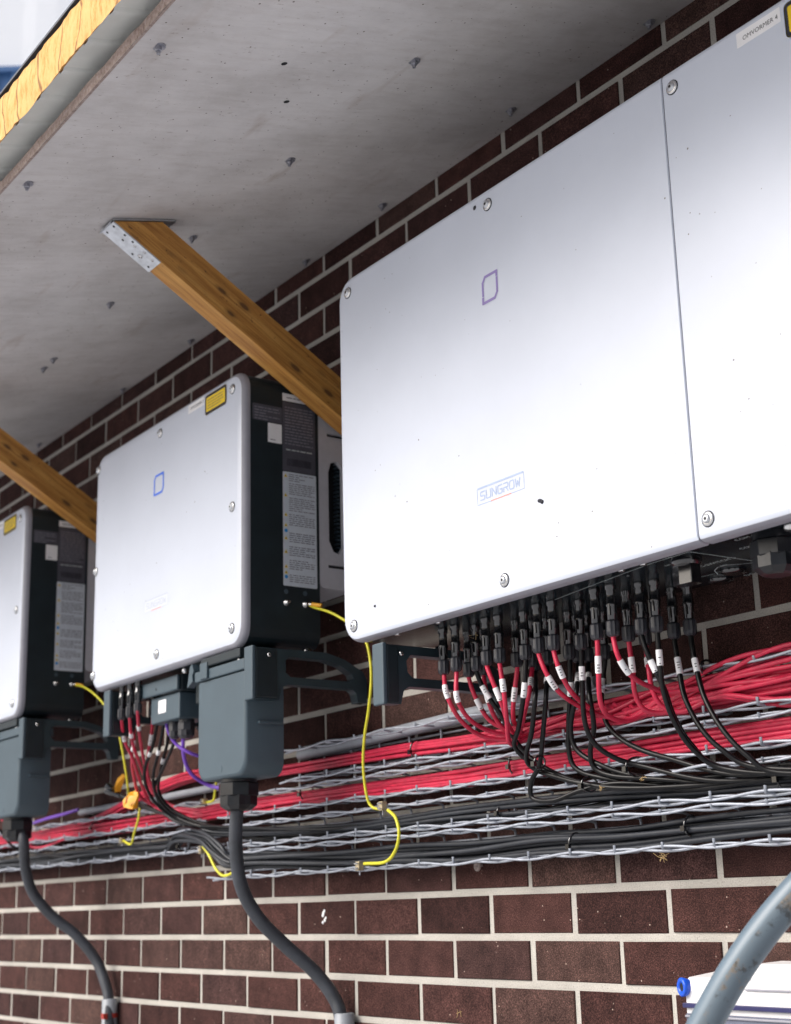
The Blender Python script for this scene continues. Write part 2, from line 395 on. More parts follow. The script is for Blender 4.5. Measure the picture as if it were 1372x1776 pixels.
for row in range(-22, 20):
    z = (row+.5)*H
    if z+H/2 < ZG or z-H/2 > ZTOP-.05: continue
    x = math.floor(XL)+course_x(row)+.5
    while x < XR-.5:
        px, py, dp = project((x, 0, z)); vis = dp > 0 and -60 < px < 1432 and -50 < py < 1830 and z < 6.95
        # hidden behind the cabinets: not among the ones the photo shows
        if vis and (650 < px < 1372 and py < 1298-.294*px-40 and py > 888.8-.648*px+60): vis = False
        if vis and 190 < px < 500 and 830 < py < 1080: vis = False
        if vis and px < 0 and py < 1450: vis = False
        cells.append((0 if vis else 1, dp, x, z, row)); x += 1
cells.sort(); rest = MB()
for i, (nv, dp, x, z, row) in enumerate(cells):
    rd = random.Random(i*7+3); me, mbk = BM[i % 5]
    lx, ly, lz = x+rd.uniform(-.006, .006), rd.uniform(-.006, .004), z+rd.uniform(-.003, .003)
    if nv == 0 and i < 300:
        o = bpy.data.objects.new('brick', me); COL.objects.link(o); o.parent = wall
        o.location = W(lx, ly, lz)-wall.location; o.rotation_euler = (rd.uniform(-.004, .004), rd.uniform(-.004, .004), rd.uniform(-.004, .004))
    else:
        rest.add([(v[0]+lx, v[1]+ly, v[2]+lz) for v in mbk.v], mbk.f, M['brick'])
build(rest, 'brick_courses', wall, kind='stuff', fixn=False)

# ------------------------------------------------------------------ roof overhang, sloping down away from the wall
ZS = 6.884; SL = .24
def SZ(y): return ZS+SL*y
def atp(px, py, off=0.0):        # on the soffit plane (moved up by off)
    d = fw*F + RT*(px-686) - UP*(py-888); n = Vector((0, -SL, 1))
    return CP + d*((Vector((0, 0, ZS+off))-CP).dot(n)/d.dot(n))
def shear(b):
    b.v = [Vector((v[0], v[1], v[2]+SL*v[1])) for v in b.v]; return b
YE = atp(301, 0).y; ZP = ZS+.20; YS = atp(204, 0, .18).y; HF = at(137, 0, YS).z-at(204, 0, YS).z-.05
roof = thing('roof_overhang', 'roof overhang with grey board soffit and raw yellow foam edge', 'roof', (8, -1.6, SZ(-1.6)))
b = MB(); b.box((-9, YE, ZS), (20, -.004, ZS+.075), M['board'])
bo = build(shear(b), 'soffit_board', roof)
b = MB()                        # ragged raw edge strip, proud of the board
xs = [-9+i*.12 for i in range(242)]; vs = []; rd = random.Random(3)
for x in xs:
    vs += [(x, YE-.012+rd.uniform(-.006, .006), ZS-.004+rd.uniform(-.005, .005)), (x, YE-.016+rd.uniform(-.01, .004), ZS+.078)]
b.add(vs, [(2*i, 2*i+1, 2*i+3, 2*i+2) for i in range(len(xs)-1)], M['edge'], True)
b.add([(x, YE+.012 if k else YE-.012, ZS-.004) for x in (-9, 20) for k in (0, 1)], [(0, 1, 3, 2)], M['edge'])
build(shear(b), 'board_edge', roof, fixn=False)
b = MB(); prof = []; x = -9.0; M['sheet'] = plain('off_white_sheet_underside', (.74, .75, .72), .5, var=.12, vs=6, specks=(30, .06, (.12, .1, .08)))
while x < 20:
    prof += [(x, ZP), (x+.33, ZP), (x+.35, ZP-.022), (x+.40, ZP-.022), (x+.42, ZP)]; x += .43
vs = [(px_, yy, pz) for px_, pz in prof for yy in (YS+.03, .0)]
b.add(vs, [(2*i, 2*i+1, 2*i+3, 2*i+2) for i in range(len(prof)-1)], M['sheet'])
build(shear(b), 'roof_sheet', roof, fixn=False)
b = MB(); rd = random.Random(11); n = 420; rows = 7; vs = []; xs = [-9+29*i/n for i in range(n+1)]
st = 0; top = []
for i in range(n+1):
    if rd.random() < .07: st = rd.uniform(-.035, .035)
    top.append(st+rd.uniform(-.008, .008))
bot = [.012*math.sin(i*.31)+rd.uniform(-.008, .008) for i in range(n+1)]
for i, x in enumerate(xs):
    for k in range(rows+1):
        f = k/rows; z = (ZP-.045+bot[i])*(1-f)+(ZP-.02+HF+top[i])*f
        y = YS-.01*math.sin(f*3.1)+.006*math.sin(i*.9+k*.7)*math.sin(i*.13)+rd.uniform(-.005, .005)-.12*abs(top[i])
        vs.append((x, y, z))
R1 = rows+1
b.add(vs, [(i*R1+k, (i+1)*R1+k, (i+1)*R1+k+1, i*R1+k+1) for i in range(n) for k in range(rows)], M['foam'], True)
b.add([(xs[i], yy, zz) for i in range(n+1) for yy, zz in ((vs[i*R1][1], vs[i*R1][2]), (YS+.012, ZP-.03))], [(2*i, 2*i+1, 2*i+3, 2*i+2) for i in range(n)], M['foam'], True)
build(shear(b), 'foam_core', roof, fixn=False)
b = MB(); b.box((-9, YS-.02, ZP+HF+.04), (20, 1.2, ZP+HF+.06), M['roofd']); b.box((-9, YS+.06, ZP+.03), (20, 1.1, ZP+HF-.03), M['foam'])
build(shear(b), 'roof_panel', roof)
# bolts in the soffit
bm0 = MB(); bm0.lathe((0, 0, 0), (0, 0, -1), [(-.01, .050), (.006, .050)], M['boltd'], 16, False)
bm0.lathe((0, 0, -.006), (0, 0, -1), [(0, .027), (.030, .027), (.034, .023)], M['boltd'], 6, False)
bm0.lathe((0, 0, -.040), (0, 0, -1), [(0, .014), (.022, .014)], M['boltd'], 8)
bme = None
for q in ((275, 80), (47, 318), (718, 105), (502, 277), (333, 411), (190, 526), (92, 622), (75, 638), (1125, 38), (885, 190), (662, 355), (530, 452), (330, 590), (212, 675), (67, 770)):
    p = atp(q[0], q[1])
    if bme is None: bo = build(bm0, 'hex_bolt', roof); bme = bo.data
    else: bo = bpy.data.objects.new('hex_bolt', bme); COL.objects.link(bo); bo.parent = roof
    yy = min(p.y, -.07); bo.location = W(p.x, yy, SZ(yy))-W(0, 0, 0)
for q in ((493, 110), (497, 176)):
    p = atp(q[0], q[1]); b = MB(); b.lathe((p.x, p.y, SZ(p.y)-.002), (0, SL, -1), [(0, .024), (.002, .024)], M['hole'], 10)
    build(b, 'drilled_hole', roof)

# ------------------------------------------------------------------ timber braces
def brace(x, label):
    top = Vector((-2.73, 6.17)); foot = Vector((-.01, 4.53)); d = (foot-top).normalized(); nrm = Vector((-d.y, d.x))
    if nrm.y < 0: nrm = -nrm
    wd_ = .34; th = .235
    root = thing('timber_brace', label, 'brace', (x, -1, 5), 'timber braces under the roof overhang')
    L = (foot-top).length
    def side(c, t):                  # y,z point: c across the beam, t along it
        q = top+d*t+nrm*c; return q
    # cut the upper end along the soffit and the lower end along the wall
    def hit_soffit(c):
        t = 0.
        for _ in range(40): q = side(c, t); t += (q.y-(SZ(q.x)-.035))*.8/( -d.y+SL*d.x+1e-6)*1.0
        return t
    def hit_wall(c):
        q = side(c, 0); return (-.004-q.x)/d.x
    prof = [(hit_soffit(0), 0), (hit_wall(0), 0), (hit_wall(wd_), wd_), (hit_soffit(wd_), wd_)]
    me = MB(); me.prism([prof], 'z', 0, th, M['wood'])
    mesh = bpy.data.meshes.new('beam'); mesh.from_pydata([tuple(v*S) for v in me.v], [], me.f); mesh.materials.append(M['wood'])
    import bmesh
    bb = bmesh.new(); bb.from_mesh(mesh); bmesh.ops.recalc_face_normals(bb, faces=bb.faces); bb.to_mesh(mesh); bb.free()
    o = bpy.data.objects.new('beam', mesh); COL.objects.link(o); o.parent = root
    X = Vector((0, d.x, d.y)); Y = Vector((0, nrm.x, nrm.y)); Zv = X.cross(Y)
    base = Vector((x if Zv.x > 0 else x+th, top.x, top.y))
    mt = Matrix((X, Y, Zv)).transposed().to_4x4(); mt.translation = W(*base)-root.location
    o.matrix_local = mt
    bv = o.modifiers.new('bevel', 'BEVEL'); bv.width = .0015; bv.segments = 2
    t0 = prof[0][0]-.02
    b = MB(); t = .012; lo = t0+.56
    def pt(a, c, s_): q = side(c, a); return (s_, q.x, q.y)
    x0, x1 = x-.004, x+th+.004
    vs = [pt(t0, -.002, x0), pt(t0, -.002, x1), pt(lo, -.002, x1), pt(lo, -.002, x0), pt(t0, -.002-t, x0), pt(t0, -.002-t, x1), pt(lo, -.002-t, x1), pt(lo, -.002-t, x0)]
    b.add(vs, [(0, 3, 2, 1), (4, 5, 6, 7), (0, 1, 5, 4), (1, 2, 6, 5), (2, 3, 7, 6), (3, 0, 4, 7)], M['steel'])
    e = side(-.008, t0)
    pts = [(e.x, e.y), (e.x-.012, SZ(e.x-.012)-.05), (e.x+.015, SZ(e.x+.015)-.012), (e.x+.62, SZ(e.x+.62)-.012)]
    for i in range(3):
        (ya, za), (yb, zb) = pts[i], pts[i+1]
        b.add([(x0, ya, za), (x1, ya, za), (x1, yb, zb), (x0, yb, zb), (x0, ya+.008, za-.01), (x1, ya+.008, za-.01), (x1, yb+.008, zb-.01), (x0, yb+.008, zb-.01)],
              [(0, 1, 2, 3), (4, 7, 6, 5), (0, 4, 5, 1), (1, 5, 6, 2), (2, 6, 7, 3), (3, 7, 4, 0)], M['steel'])
    br = build(b, 'angle_bracket', root)
    k = Vector((0, -nrm.x, -nrm.y))
    for a, s_ in ((.05, .05), (.05, .19), (.17, .20), (.19, .12), (.34, .05), (.52, .06), (.26, .2)):
        b = MB(); b.lathe(pt(t0+a, -.002-t, x+s_), k, [(0, .013), (.0015, .013)], M['hole'], 8); build(b, 'nail_hole', br)
    for a, s_, r in ((.30, .17, .014), (.40, .19, .014), (.40, .10, .026), (.50, .18, .014)):
        b = MB(); b.lathe(pt(t0+a, -.002-t, x+s_), k, [(0, r), (.006, r), (.012, r*.5)], M['bolt'], 10)
        b.lathe(pt(t0+a, -.002-t-.0125, x+s_), k, [(0, r*.3), (.001, r*.3)], M['hole'], 6); build(b, 'screw_head', br)
    return root
brace(8.285, 'long timber brace with steel bracket, between the middle and the large white cabinet')
brace(8.285-5.464, 'timber brace at the left edge, between the two smaller white cabinets')

# ================================================================== INVERTERS
def screw(parent, x, z, y, r=.045):
    b = MB(); b.lathe((x, y+.004, z), (0, -1, 0), [(0, r*1.12), (.0075, r*1.12)], M['hole'], 18)
    b.lathe((x, y, z), (0, -1, 0), [(0, r), (.008, r), (.013, r*.9), (.014, r*.72)], M['bolt'], 18)
    b.lathe((x, y-.012, z), (0, -1, 0), [(0, r*.66), (.011, r*.60), (.015, r*.40)], M['steel'], 14)
    b.lathe((x, y-.0268, z), (0, -1, 0), [(0, r*.24), (.001, r*.24)], M['hole'], 6, False)
    return build(b, 'screw', parent)
def foot(parent, x, dz=0, dep=.24):
    b = MB()
    a = -1.27+dep+.03
    out = [(-1.27, 2.52), (-.50, 2.52), (-.30, 2.47), (-.10, 2.37), (-.06, 2.30), (-.06, 2.08), (-.16, 2.08), (-.18, 2.17), (-.22, 2.20), (a+.08, 2.20), (a+.03, 2.17), (a, 2.06), (-1.27, 2.06)]
    hole = [(a+.10, 2.45), (-.52, 2.45), (-.34, 2.41), (-.22, 2.34), (-.20, 2.29), (-.24, 2.27), (a+.12, 2.27), (a+.07, 2.31), (a+.06, 2.40)]
    b.prism([[(u, v+dz) for u, v in out], [(u, v+dz) for u, v in hole]], 'x', x+.02, x+.13, M['arm'])
    b2 = MB()
    b2.box((x, -1.285, 2.05+dz), (x+.15, -1.245, 2.53+dz), M['slate'])
    
    o = build(b, 'mounting_foot', parent, bev=.012)
    build(b2, 'foot_plate', o, bev=.012)
    b2 = MB(); b2.box((x+.1, -1.243, 2.07+dz), (x+.145, -1.265+dep, 2.515+dz), M['dark']); build(b2, 'foot_web', o, bev=.01)
    b3 = MB(); b3.lathe((x+.06, -.66, 2.521+dz), (0, 0, 1), [(0, .045), (.03, .045), (.035, .03)], M['blackp'], 10)
    build(b3, 'bolt', o); b3 = MB()
    b3.lathe((x+.16, -1.12, 2.45+dz), (1, 0, 0), [(0, .02), (.012, .02), (.016, .012)], M['bolt'], 10)
    build(b3, 'bolt', o); return o
LET = {'S': [[(1, 1), (.15, 1), (0, .85), (0, .62), (.12, .52), (.88, .5), (1, .38), (1, .12), (.85, 0), (0, 0)]],
       'U': [[(0, 1), (0, .15), (.15, 0), (.85, 0), (1, .15), (1, 1)]], 'N': [[(0, 0), (0, 1), (1, 0), (1, 1)]],
       'G': [[(1, 1), (.15, 1), (0, .85), (0, .15), (.15, 0), (.85, 0), (1, .15), (1, .5), (.55, .5)]],
       'R': [[(0, 1), (.85, 1), (1, .85), (1, .6), (.85, .48), (0, .48), (0, 0)], [(.5, .48), (1, 0)]],
       'O': [[(.15, 1), (.85, 1), (1, .85), (1, .15), (.85, 0), (.15, 0), (0, .15), (0, .85), (.15, 1)]],
       'W': [[(0, 1), (.18, 0), (.5, .7), (.82, 0), (1, 1)]]}
def strokes(mb, pts, w, y, mt):
    for (ax, az), (bx, bz) in zip(pts, pts[1:]):
        d = Vector((bx-ax, bz-az)); 
        if d.length < 1e-6: continue
        d.normalize(); n_ = Vector((-d.y, d.x))*w/2; e = d*w*.35
        y -= .00002
        mb.add([(ax-e.x+n_.x, y, az-e.y+n_.y), (bx+e.x+n_.x, y, bz+e.y+n_.y), (bx+e.x-n_.x, y, bz+e.y-n_.y), (ax-e.x-n_.x, y, az-e.y-n_.y)], [(0, 1, 2, 3)], mt)
def badge(parent, x0, x1, z0, z1, y, ink, frame_, plate=None):
    b = MB(); w = (x1-x0)
    if plate: b.add([(x0, y-.001, z0), (x1, y-.001, z0), (x1, y-.001, z1), (x0, y-.001, z1)], [(0, 1, 2, 3)], plate)
    o = None
    strokes(b, [(x0+.01, z1), (x1-.01, z1)], .013, y-.002, frame_)
    strokes(b, [(x0, z0+.01), (x0, z1)], .004, y-.002, frame_); strokes(b, [(x1, z1), (x1, z0)], .004, y-.002, frame_)
    strokes(b, [(x0, z0), (x0+w*.3, z0)], .005, y-.002, frame_); strokes(b, [(x0+w*.3, z0), (x0+w*.72, z0)], .008, y-.002, M['redprint'])
    strokes(b, [(x0+w*.72, z0), (x1, z0)], .004, y-.002, frame_)
    lw = w*.88/7*.72; adv = w*.88/7; hx = (z1-z0)*.50; zb = z0+(z1-z0)*.25
    for i, ch in enumerate('SUNGROW'):
        for pl in LET[ch]:
            strokes(b, [(x0+w*.07+i*adv+u*lw, zb+v*hx) for u, v in pl], .0095, y-.002, ink)
    return build(b, 'name_badge', parent, fixn=False)
def logo(parent, x0, x1, z0, z1, y, mt):
    b = MB(); t = .022; w = x1-x0; h = z1-z0
    strokes(b, [(x0, z0+h*.30), (x0, z1-.04), (x0+.03, z1), (x1, z1)], t, y-.002, mt)
    strokes(b, [(x1, z1), (x1, z1-h*.17)], t, y-.003, mt)
    strokes(b, [(x1, z1-h*.26), (x1, z0+.04), (x1-.03, z0), (x0, z0)], t, y-.0025, mt)
    strokes(b, [(x0, z0), (x0, z0+h*.20)], t, y-.0035, mt)
    return build(b, 'logo_mark', parent, fixn=False)
def ysticker(parent, x0, x1, z0, z1, y, words=None):
    b = MB(); b.prism([rrect(x0-.008, x1+.008, z0-.008, z1+.008, .035, 4)], 'y', y-.0010, y-.001, M['yel'])
    b.prism([rrect(x0, x1, z0, z1, .03, 4)], 'y', y-.0022, y-.0012, M['ink'])
    b.prism([rrect(x0+.022, x1-.022, z0+.022, z1-.022, .012, 4)], 'y', y-.0034, y-.0024, M['yel'])
    if words: text(b, words, .05, lambda u, v: (x0+.05+u, y-.0045, z1-.075+v), M['ink'])
    bars(b, lambda u, v: (u, y-.0045, v), x0+.05, x1-.05, z0+.04, z1-.03-(.04 if words else 0), M['ink'] if words else M['labeld'], .028, .008, seed=5)
    return build(b, 'warning_sticker', parent)
def nametag(parent, x0, x1, z0, z1, y, words, size):
    b = MB(); b.prism([rrect(x0, x1, z0, z1, .004, 2)], 'y', y-.0014, y-.0002, M['tagw'])
    text(b, words, size, lambda u, v: (x0+(x1-x0)*.14+u, y-.0024, z0+(z1-z0)*.30+v), M['ink'])
    return build(b, 'name_tag', parent)
def gland(parent, c, r, h, mt, hexr=1.0, name='cable_gland'):
    b = MB(); x, y, z = c
    b.lathe((x, y, z), (0, 0, -1), [(0, r*.95), (h*.16, r*.95)], mt, 14)
    b.lathe((x, y, z-h*.17), (0, 0, -1), [(0, r*hexr), (h*.03, r*1.05*hexr), (h*.38, r*1.05*hexr), (h*.42, r*.95*hexr)], mt, 8, False)
    b.lathe((x, y, z-h*.44), (0, 0, -1), [(0, r*.9), (h*.10, r*1.0), (h*.40, r*1.0), (h*.52, r*.72), (h*.56, r*.55)], mt, 20, False, rib=.06)
    return build(b, name, parent)
def plug(parent, x, y, z0=1.96, z1=2.3, s=1.0):
    """round dc plug hanging from a socket: body with a latch and a ribbed nut"""
    b = MB(); r = .0375*s; L = z1-z0
    b.lathe((x, y, z1), (0, 0, -1), [(0, r*1.05), (L*.10, r*1.05), (L*.11, r*.86), (L*.34, r*.86), (L*.36, r*1.06), (L*.42, r*1.06), (L*.43, r*.92), (L*.66, r*.90), (L*.68, r*.8)], M['blackp'], 12)
    b.box((x-r*1.10, y-r*.22, z1-L*.56), (x-r*.84, y+r*.22, z1-L*.20), M['blackp'])
    b.box((x+r*.84, y-r*.22, z1-L*.56), (x+r*1.10, y+r*.22, z1-L*.20), M['blackp'])
    b.box((x+r*.25, y-r*1.06, z1-L*.60), (x+r*.55, y-r*.7, z1-L*.40), M['blackp'])
    o = build(b, 'plug_body', parent)
    b = MB(); b.lathe((x, y, z1-L*.685), (0, 0, -1), [(0, r*1.0), (L*.03, r*1.22), (L*.22, r*1.24), (L*.28, r*1.1), (L*.31, r*.7)], M['nutp'], 20, False, rib=.10)
    build(b, 'plug_nut', parent); return o

def side_labels(parent, X):
    pl = lambda off: (lambda u, v: (X+off, u, v))
    b = MB(); b.prism([rrect(-.866, -.505, 4.245, 4.93, .01, 2)], 'x', X+.0004, X+.002, M['labeld'])
    b.prism([rrect(-1.19, -.872, 4.70, 4.862, .01, 2)], 'x', X+.0004, X+.002, M['labeld'])
    bars(b, pl(.003), -.84, -.53, 4.50, 4.90, M['greyink'], .030, .012, 2); bars(b, pl(.003), -1.17, -.90, 4.71, 4.85, M['greyink'], .028, .012, 9)
    bars(b, pl(.0035), -.83, -.54, 4.44, 4.50, M['paleprint'], .05, .012, 21)
    rd = random.Random(4); u = -.82
    while u < -.55:
        w = rd.uniform(.004, .012); b.add([(X+.004, u, 4.30), (X+.004, u+w, 4.30), (X+.004, u+w, 4.37), (X+.004, u, 4.37)], [(0, 1, 2, 3)], M['ink']); u += w+.006
    build(b, 'rating_plate', parent)
    b = MB(); b.prism([rrect(-.866, -.500, 3.14, 4.238, .01, 2)], 'x', X+.0004, X+.002, M['labelw'])
    z = 4.20
    for dz, blue in ((0, 0), (.19, 0), (.19, 0), (.10, 0), (.055, 1), (.07, 0), (.13, 0), (.14, 0), (.055, 0), (.045, 1)):
        z -= dz
        if blue: b.lathe((X+.0022, -.835, z), (1, 0, 0), [(0, .018), (.0012, .018)], M['blued'], 12)
        else: b.add([(X+.003, -.855, z-.016), (X+.003, -.817, z-.016), (X+.003, -.836, z+.018)], [(0, 1, 2)], M['yel']); b.add([(X+.0035, -.843, z-.01), (X+.0035, -.829, z-.01), (X+.0035, -.836, z+.006)], [(0, 1, 2)], M['ink'])
    for z0, z1, sd_ in ((4.15, 4.23, 1), (4.02, 4.14, 2), (3.85, 4.00, 3), (3.70, 3.84, 4), (3.55, 3.66, 5), (3.42, 3.53, 6), (3.28, 3.40, 7), (3.16, 3.26, 8)):
        bars(b, pl(.003), -.80, -.52, z0, z1, M['greyink'], .020, .0085, sd_)
    build(b, 'warning_label', parent)
    b = MB(); b.prism([rrect(-1.025, -.875, 4.50, 4.69, .006, 2)], 'x', X+.0004, X+.0022, M['tagw'])
    bars(b, pl(.003), -1.0, -.90, 4.51, 4.545, M['greyink'], .02, .008, 31); build(b, 'white_sticker', parent)
    b = MB(); b.prism([rrect(-.865, -.600, 4.94, 5.015, .004, 2)], 'x', X+.0004, X+.002, M['tagw'])
    bars(b, pl(.003), -.82, -.66, 4.955, 4.99, M['greyink'], .02, .01, 33); build(b, 'white_sticker', parent)
    for y in (-.837, -.633):
        b = MB(); b.lathe((X, y, 2.978), (1, 0, 0), [(0, .034), (.012, .034), (.016, .026), (.03, .026), (.036, .016), (.06, .014)], M['bolt'], 12); build(b, 'earth_bolt', parent)
        b = MB(); b.lathe((X, y, 3.085), (1, 0, 0), [(0, .024), (.001, .024)], M['slate'], 12); build(b, 'earth_symbol', parent)

def small_inverter(label, words):
    x0, x1, z0, z1 = 4.86, 8.226, 2.552, 5.195
    root = thing('inverter', label, 'inverter', (6.5, -.7, 2.55), 'white wall mounted inverters')
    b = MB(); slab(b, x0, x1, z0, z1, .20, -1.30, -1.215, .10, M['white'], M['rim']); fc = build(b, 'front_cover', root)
    b = MB()
    R = rrect(x0+.02, x1-.006, z0+.03, z1-.03, .14, 5)
    b.rings([[(x, y, z) for x, z in R] for y in (-1.214, -.47)], M['dark'], False, True); build(b, 'body', root)
    for bx in (4.945, 6.487, 8.034):
        for bz in (5.03, 2.732): screw(fc, bx, bz, -1.30)
    for bx in (4.945, 8.034): screw(fc, bx, 3.875, -1.30)
    logo(fc, 6.375, 6.58, 4.39, 4.585, -1.30, M['bluelogo'])
    badge(fc, 6.197, 6.72, 3.195, 3.31, -1.30, M['ghostink'], M['ghostink'], M['ghost'])
    ysticker(fc, 7.485, 7.91, 4.93, 5.118, -1.30); nametag(fc, 7.12, 7.46, 5.047, 5.135, -1.30, words, .045)
    side_labels(root, x1-.006)
    # rear fan cover: light plate with slots, dark core behind
    b = MB(); y0, y1 = -.468, -.06
    slot = [(-.36, 4.30), (-.33, 4.40), (-.26, 4.42), (-.20, 4.36), (-.20, 3.58), (-.25, 3.50), (-.31, 3.52), (-.36, 3.62)]
    sl = lambda z: [(-.37, z), (-.37, z+.03), (-.14, z+.03), (-.14, z)]
    b.prism([rrect(y0, y1, 3.16, 5.20, (.05, .04, .04, .03), 3), slot, sl(4.66), sl(3.36)], 'x', x1-.05, x1-.008, M['rear'])
    b.box((x0+.1, y0, 3.17), (x1-.06, y1, 3.21), M['rear']); b.box((x0+.1, y0+.001, 5.13), (x1-.06, y1, 5.19), M['rear'])
    rc = build(b, 'rear_cover', root)
    b = MB()
    for k in range(24):
        z = 3.5+k*.04; b.box((x1-.14, -.22, z), (x1-.075, -.19, z+.015), M['slate'])
    b.box((x0+.15, -.44, 3.22), (x1-.15, -.10, 5.12), M['hole']); build(b, 'heat_sink', root)
    foot(root, 8.23); foot(root, 5.20)
    # underside details: cable box
    b = MB()
    jx0, jx1, jy0, jy1, jz0, jz1 = 7.28, 8.20, -1.25, -.86, 1.41, 2.33
    b.rings([[(x, y, z) for x, z in rrect(jx0+i_, jx1-i_, jz0+i_, jz1, (.14, .14, .02, .02), 5)] for y, i_ in ((jy1, 0), (jy0+.03, 0), (jy0+.01, .008), (jy0, .03))], M['slate'], True, False)
    b.add([(x, jy0, z) for x, z in rrect(jx0+.03, jx1-.03, jz0+.03, jz1, (.14, .14, .02, .02), 5)], [tuple(range(24))], M['slate'])
    b.add([(x, jy1, z) for x, z in rrect(jx0, jx1, jz0, jz1, (.14, .14, .02, .02), 5)], [tuple(range(24))], M['slate'])
    jb = build(b, 'junction_box', root)
    b = MB(); b.box((jx0-.03, jy0-.02, jz1+.012), (jx1+.005, jy1+.03, jz1+.11), M['slate']); b.box((jx0+.12, jy0-.035, jz1+.13), (jx1-.05, jy0+.05, jz1+.21), M['dark'])
    b.box((jx0+.05, jy0+.06, jz1+.11), (jx1-.05, jy1, jz1+.23), M['dark']); build(b, 'box_lid', jb, bev=.01)
    b = MB(); b.box((jx0+.12, jy0-.045, jz1+.02), (jx0+.26, jy0-.02, jz1+.17), M['slate']); build(b, 'box_clip', jb, bev=.006)
    b = MB(); b.box((jx1+.001, jy0+.12, 1.86), (jx1+.035, jy1-.03, 1.885), M['slate']); build(b, 'side_rib', jb, bev=.004)
    b = MB()
    b.prism([[(jx0-.16, jz1-.02), (jx0-.05, jz1+.03), (jx0-.06, jz1+.09), (jx0-.03, jz1+.13), (jx0-.07, jz1+.20), (jx0-.11, jz1+.17)]], 'y', jy0-.03, jy0+.04, M['slate'])
    build(b, 'box_latch', jb, bev=.006)
    b = MB()
    for px_, pz in ((jx0-.30, 2.50), (jx0-.12, 2.49), (jx0+.22, 2.50), (jx0+.60, 2.49), (jx0+.78, 2.50), (jx0+.80, 2.44)):
        b.lathe((px_, jy0+.02, pz), (0, -1, 0), [(0, .026), (.02, .026), (.03, .014)], M['bolt'], 10)
    build(b, 'lid_screw', jb)
    b = MB(); b.lathe((7.74, -1.2505, 1.50), (0, -1, 0), [(0, .034), (.003, .032)], M['slate'], 14); build(b, 'knock_out', jb)
    gland(root, (7.73, -1.06, 1.43), .175, .30, M['glandp'], 1.02)
    # communication box
    b = MB(); b.box((5.74, -1.16, 2.37), (6.66, -1.12, 2.52), M['slate']); b.box((5.98, -1.11, 2.10), (6.62, -.75, 2.36), M['slate'])
    b.box((6.20, -1.11, 2.365), (6.66, -.70, 2.53), M['dark']); cb = build(b, 'communication_box', root, bev=.015)
    b = MB(); b.box((6.16, -1.113, 2.19), (6.33, -1.111, 2.32), M['tagw']); build(b, 'white_sticker', cb)
    b = MB(); b.lathe((6.20, -1.1605, 2.43), (0, -1, 0), [(0, .014), (.003, .012)], M['hole'], 8); build(b, 'screw', cb)
    gland(cb, (6.30, -1.0, 2.10), .058, .17, M['nutp']); gland(cb, (6.52, -.98, 2.10), .085, .19, M['nutp'])
    b = MB(); b.box((6.75, -1.0, 2.22), (7.24, -.62, 2.52), M['dark']); b.box((6.9, -.8, 1.85), (7.0, -.7, 2.2), M['slate']); build(b, 'breaker_box', root, bev=.01)
    return root
invB = small_inverter('white cabinet in the middle, between the two braces, with blue mark and yellow sticker', 'OMVORMER 3')
invC = dup(invB, -5.464)
invC['label'] = 'white cabinet cut off by the left edge, its right side with yellow sticker in view'

# large inverter
invA = thing('inverter', 'large white cabinet nearest on the right, two door panels and lilac mark', 'inverter', (13.5, -.7, 2.3), 'white wall mounted inverters')
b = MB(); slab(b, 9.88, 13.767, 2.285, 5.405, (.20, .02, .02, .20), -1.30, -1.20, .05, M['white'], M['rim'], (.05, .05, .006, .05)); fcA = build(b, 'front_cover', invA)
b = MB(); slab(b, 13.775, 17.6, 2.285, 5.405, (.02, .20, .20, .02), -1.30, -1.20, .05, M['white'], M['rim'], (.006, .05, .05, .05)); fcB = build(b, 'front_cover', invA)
b = MB(); b.box((9.92, -1.198, 2.33), (17.56, -.22, 5.36), M['dark']); b.box((9.93, -1.19, 2.322), (17.55, -.225, 2.329), M['under']); build(b, 'body', invA)
b = MB(); b.box((10.1, -.219, 2.62), (17.4, -.03, 5.2), M['dark']); build(b, 'rear_cover', invA)
for bx, bz in ((10.05, 5.262), (10.05, 2.413), (11.953, 5.262), (11.953, 2.413)): screw(fcA, bx, bz, -1.30)
for bx, bz in ((13.862, 5.262), (13.862, 2.41), (15.7, 5.262), (15.7, 2.41), (17.4, 5.262), (17.4, 2.41)): screw(fcB, bx, bz, -1.30)
logo(fcA, 11.855, 12.02, 4.505, 4.705, -1.30, M['lilac'])
badge(fcA, 11.69, 12.212, 3.01, 3.13, -1.30, M['blueprint'], M['blueprint'])
nametag(fcB, 14.413, 14.755, 5.245, 5.343, -1.30, 'OMVORMER 4', .044)
ysticker(fcB, 14.79, 15.25, 5.115, 5.33, -1.30, 'WAARSCHUWING')
for sp_ in (((10.353, 2.52, .012),), ((12.36, 2.885, .014), (12.39, 2.87, .016), (12.375, 2.88, .015))):
    b = MB()
    for x, z, r in sp_: b.lathe((x, -1.3005, z), (0, -1, 0), [(0, r), (.008, r*.7), (.012, r*.2)], M['ink'], 8)
    build(b, 'dirt_spot', fcA)
b = MB(); b.lathe((11.80, -1.302, 5.30), (0, -1, 0), [(0, .02), (.006, .008)], M['ink'], 6); build(b, 'dirt_spot', fcA)
foot(invA, 10.27, -.30, .13); foot(invA, 16.9, -.30, .13)
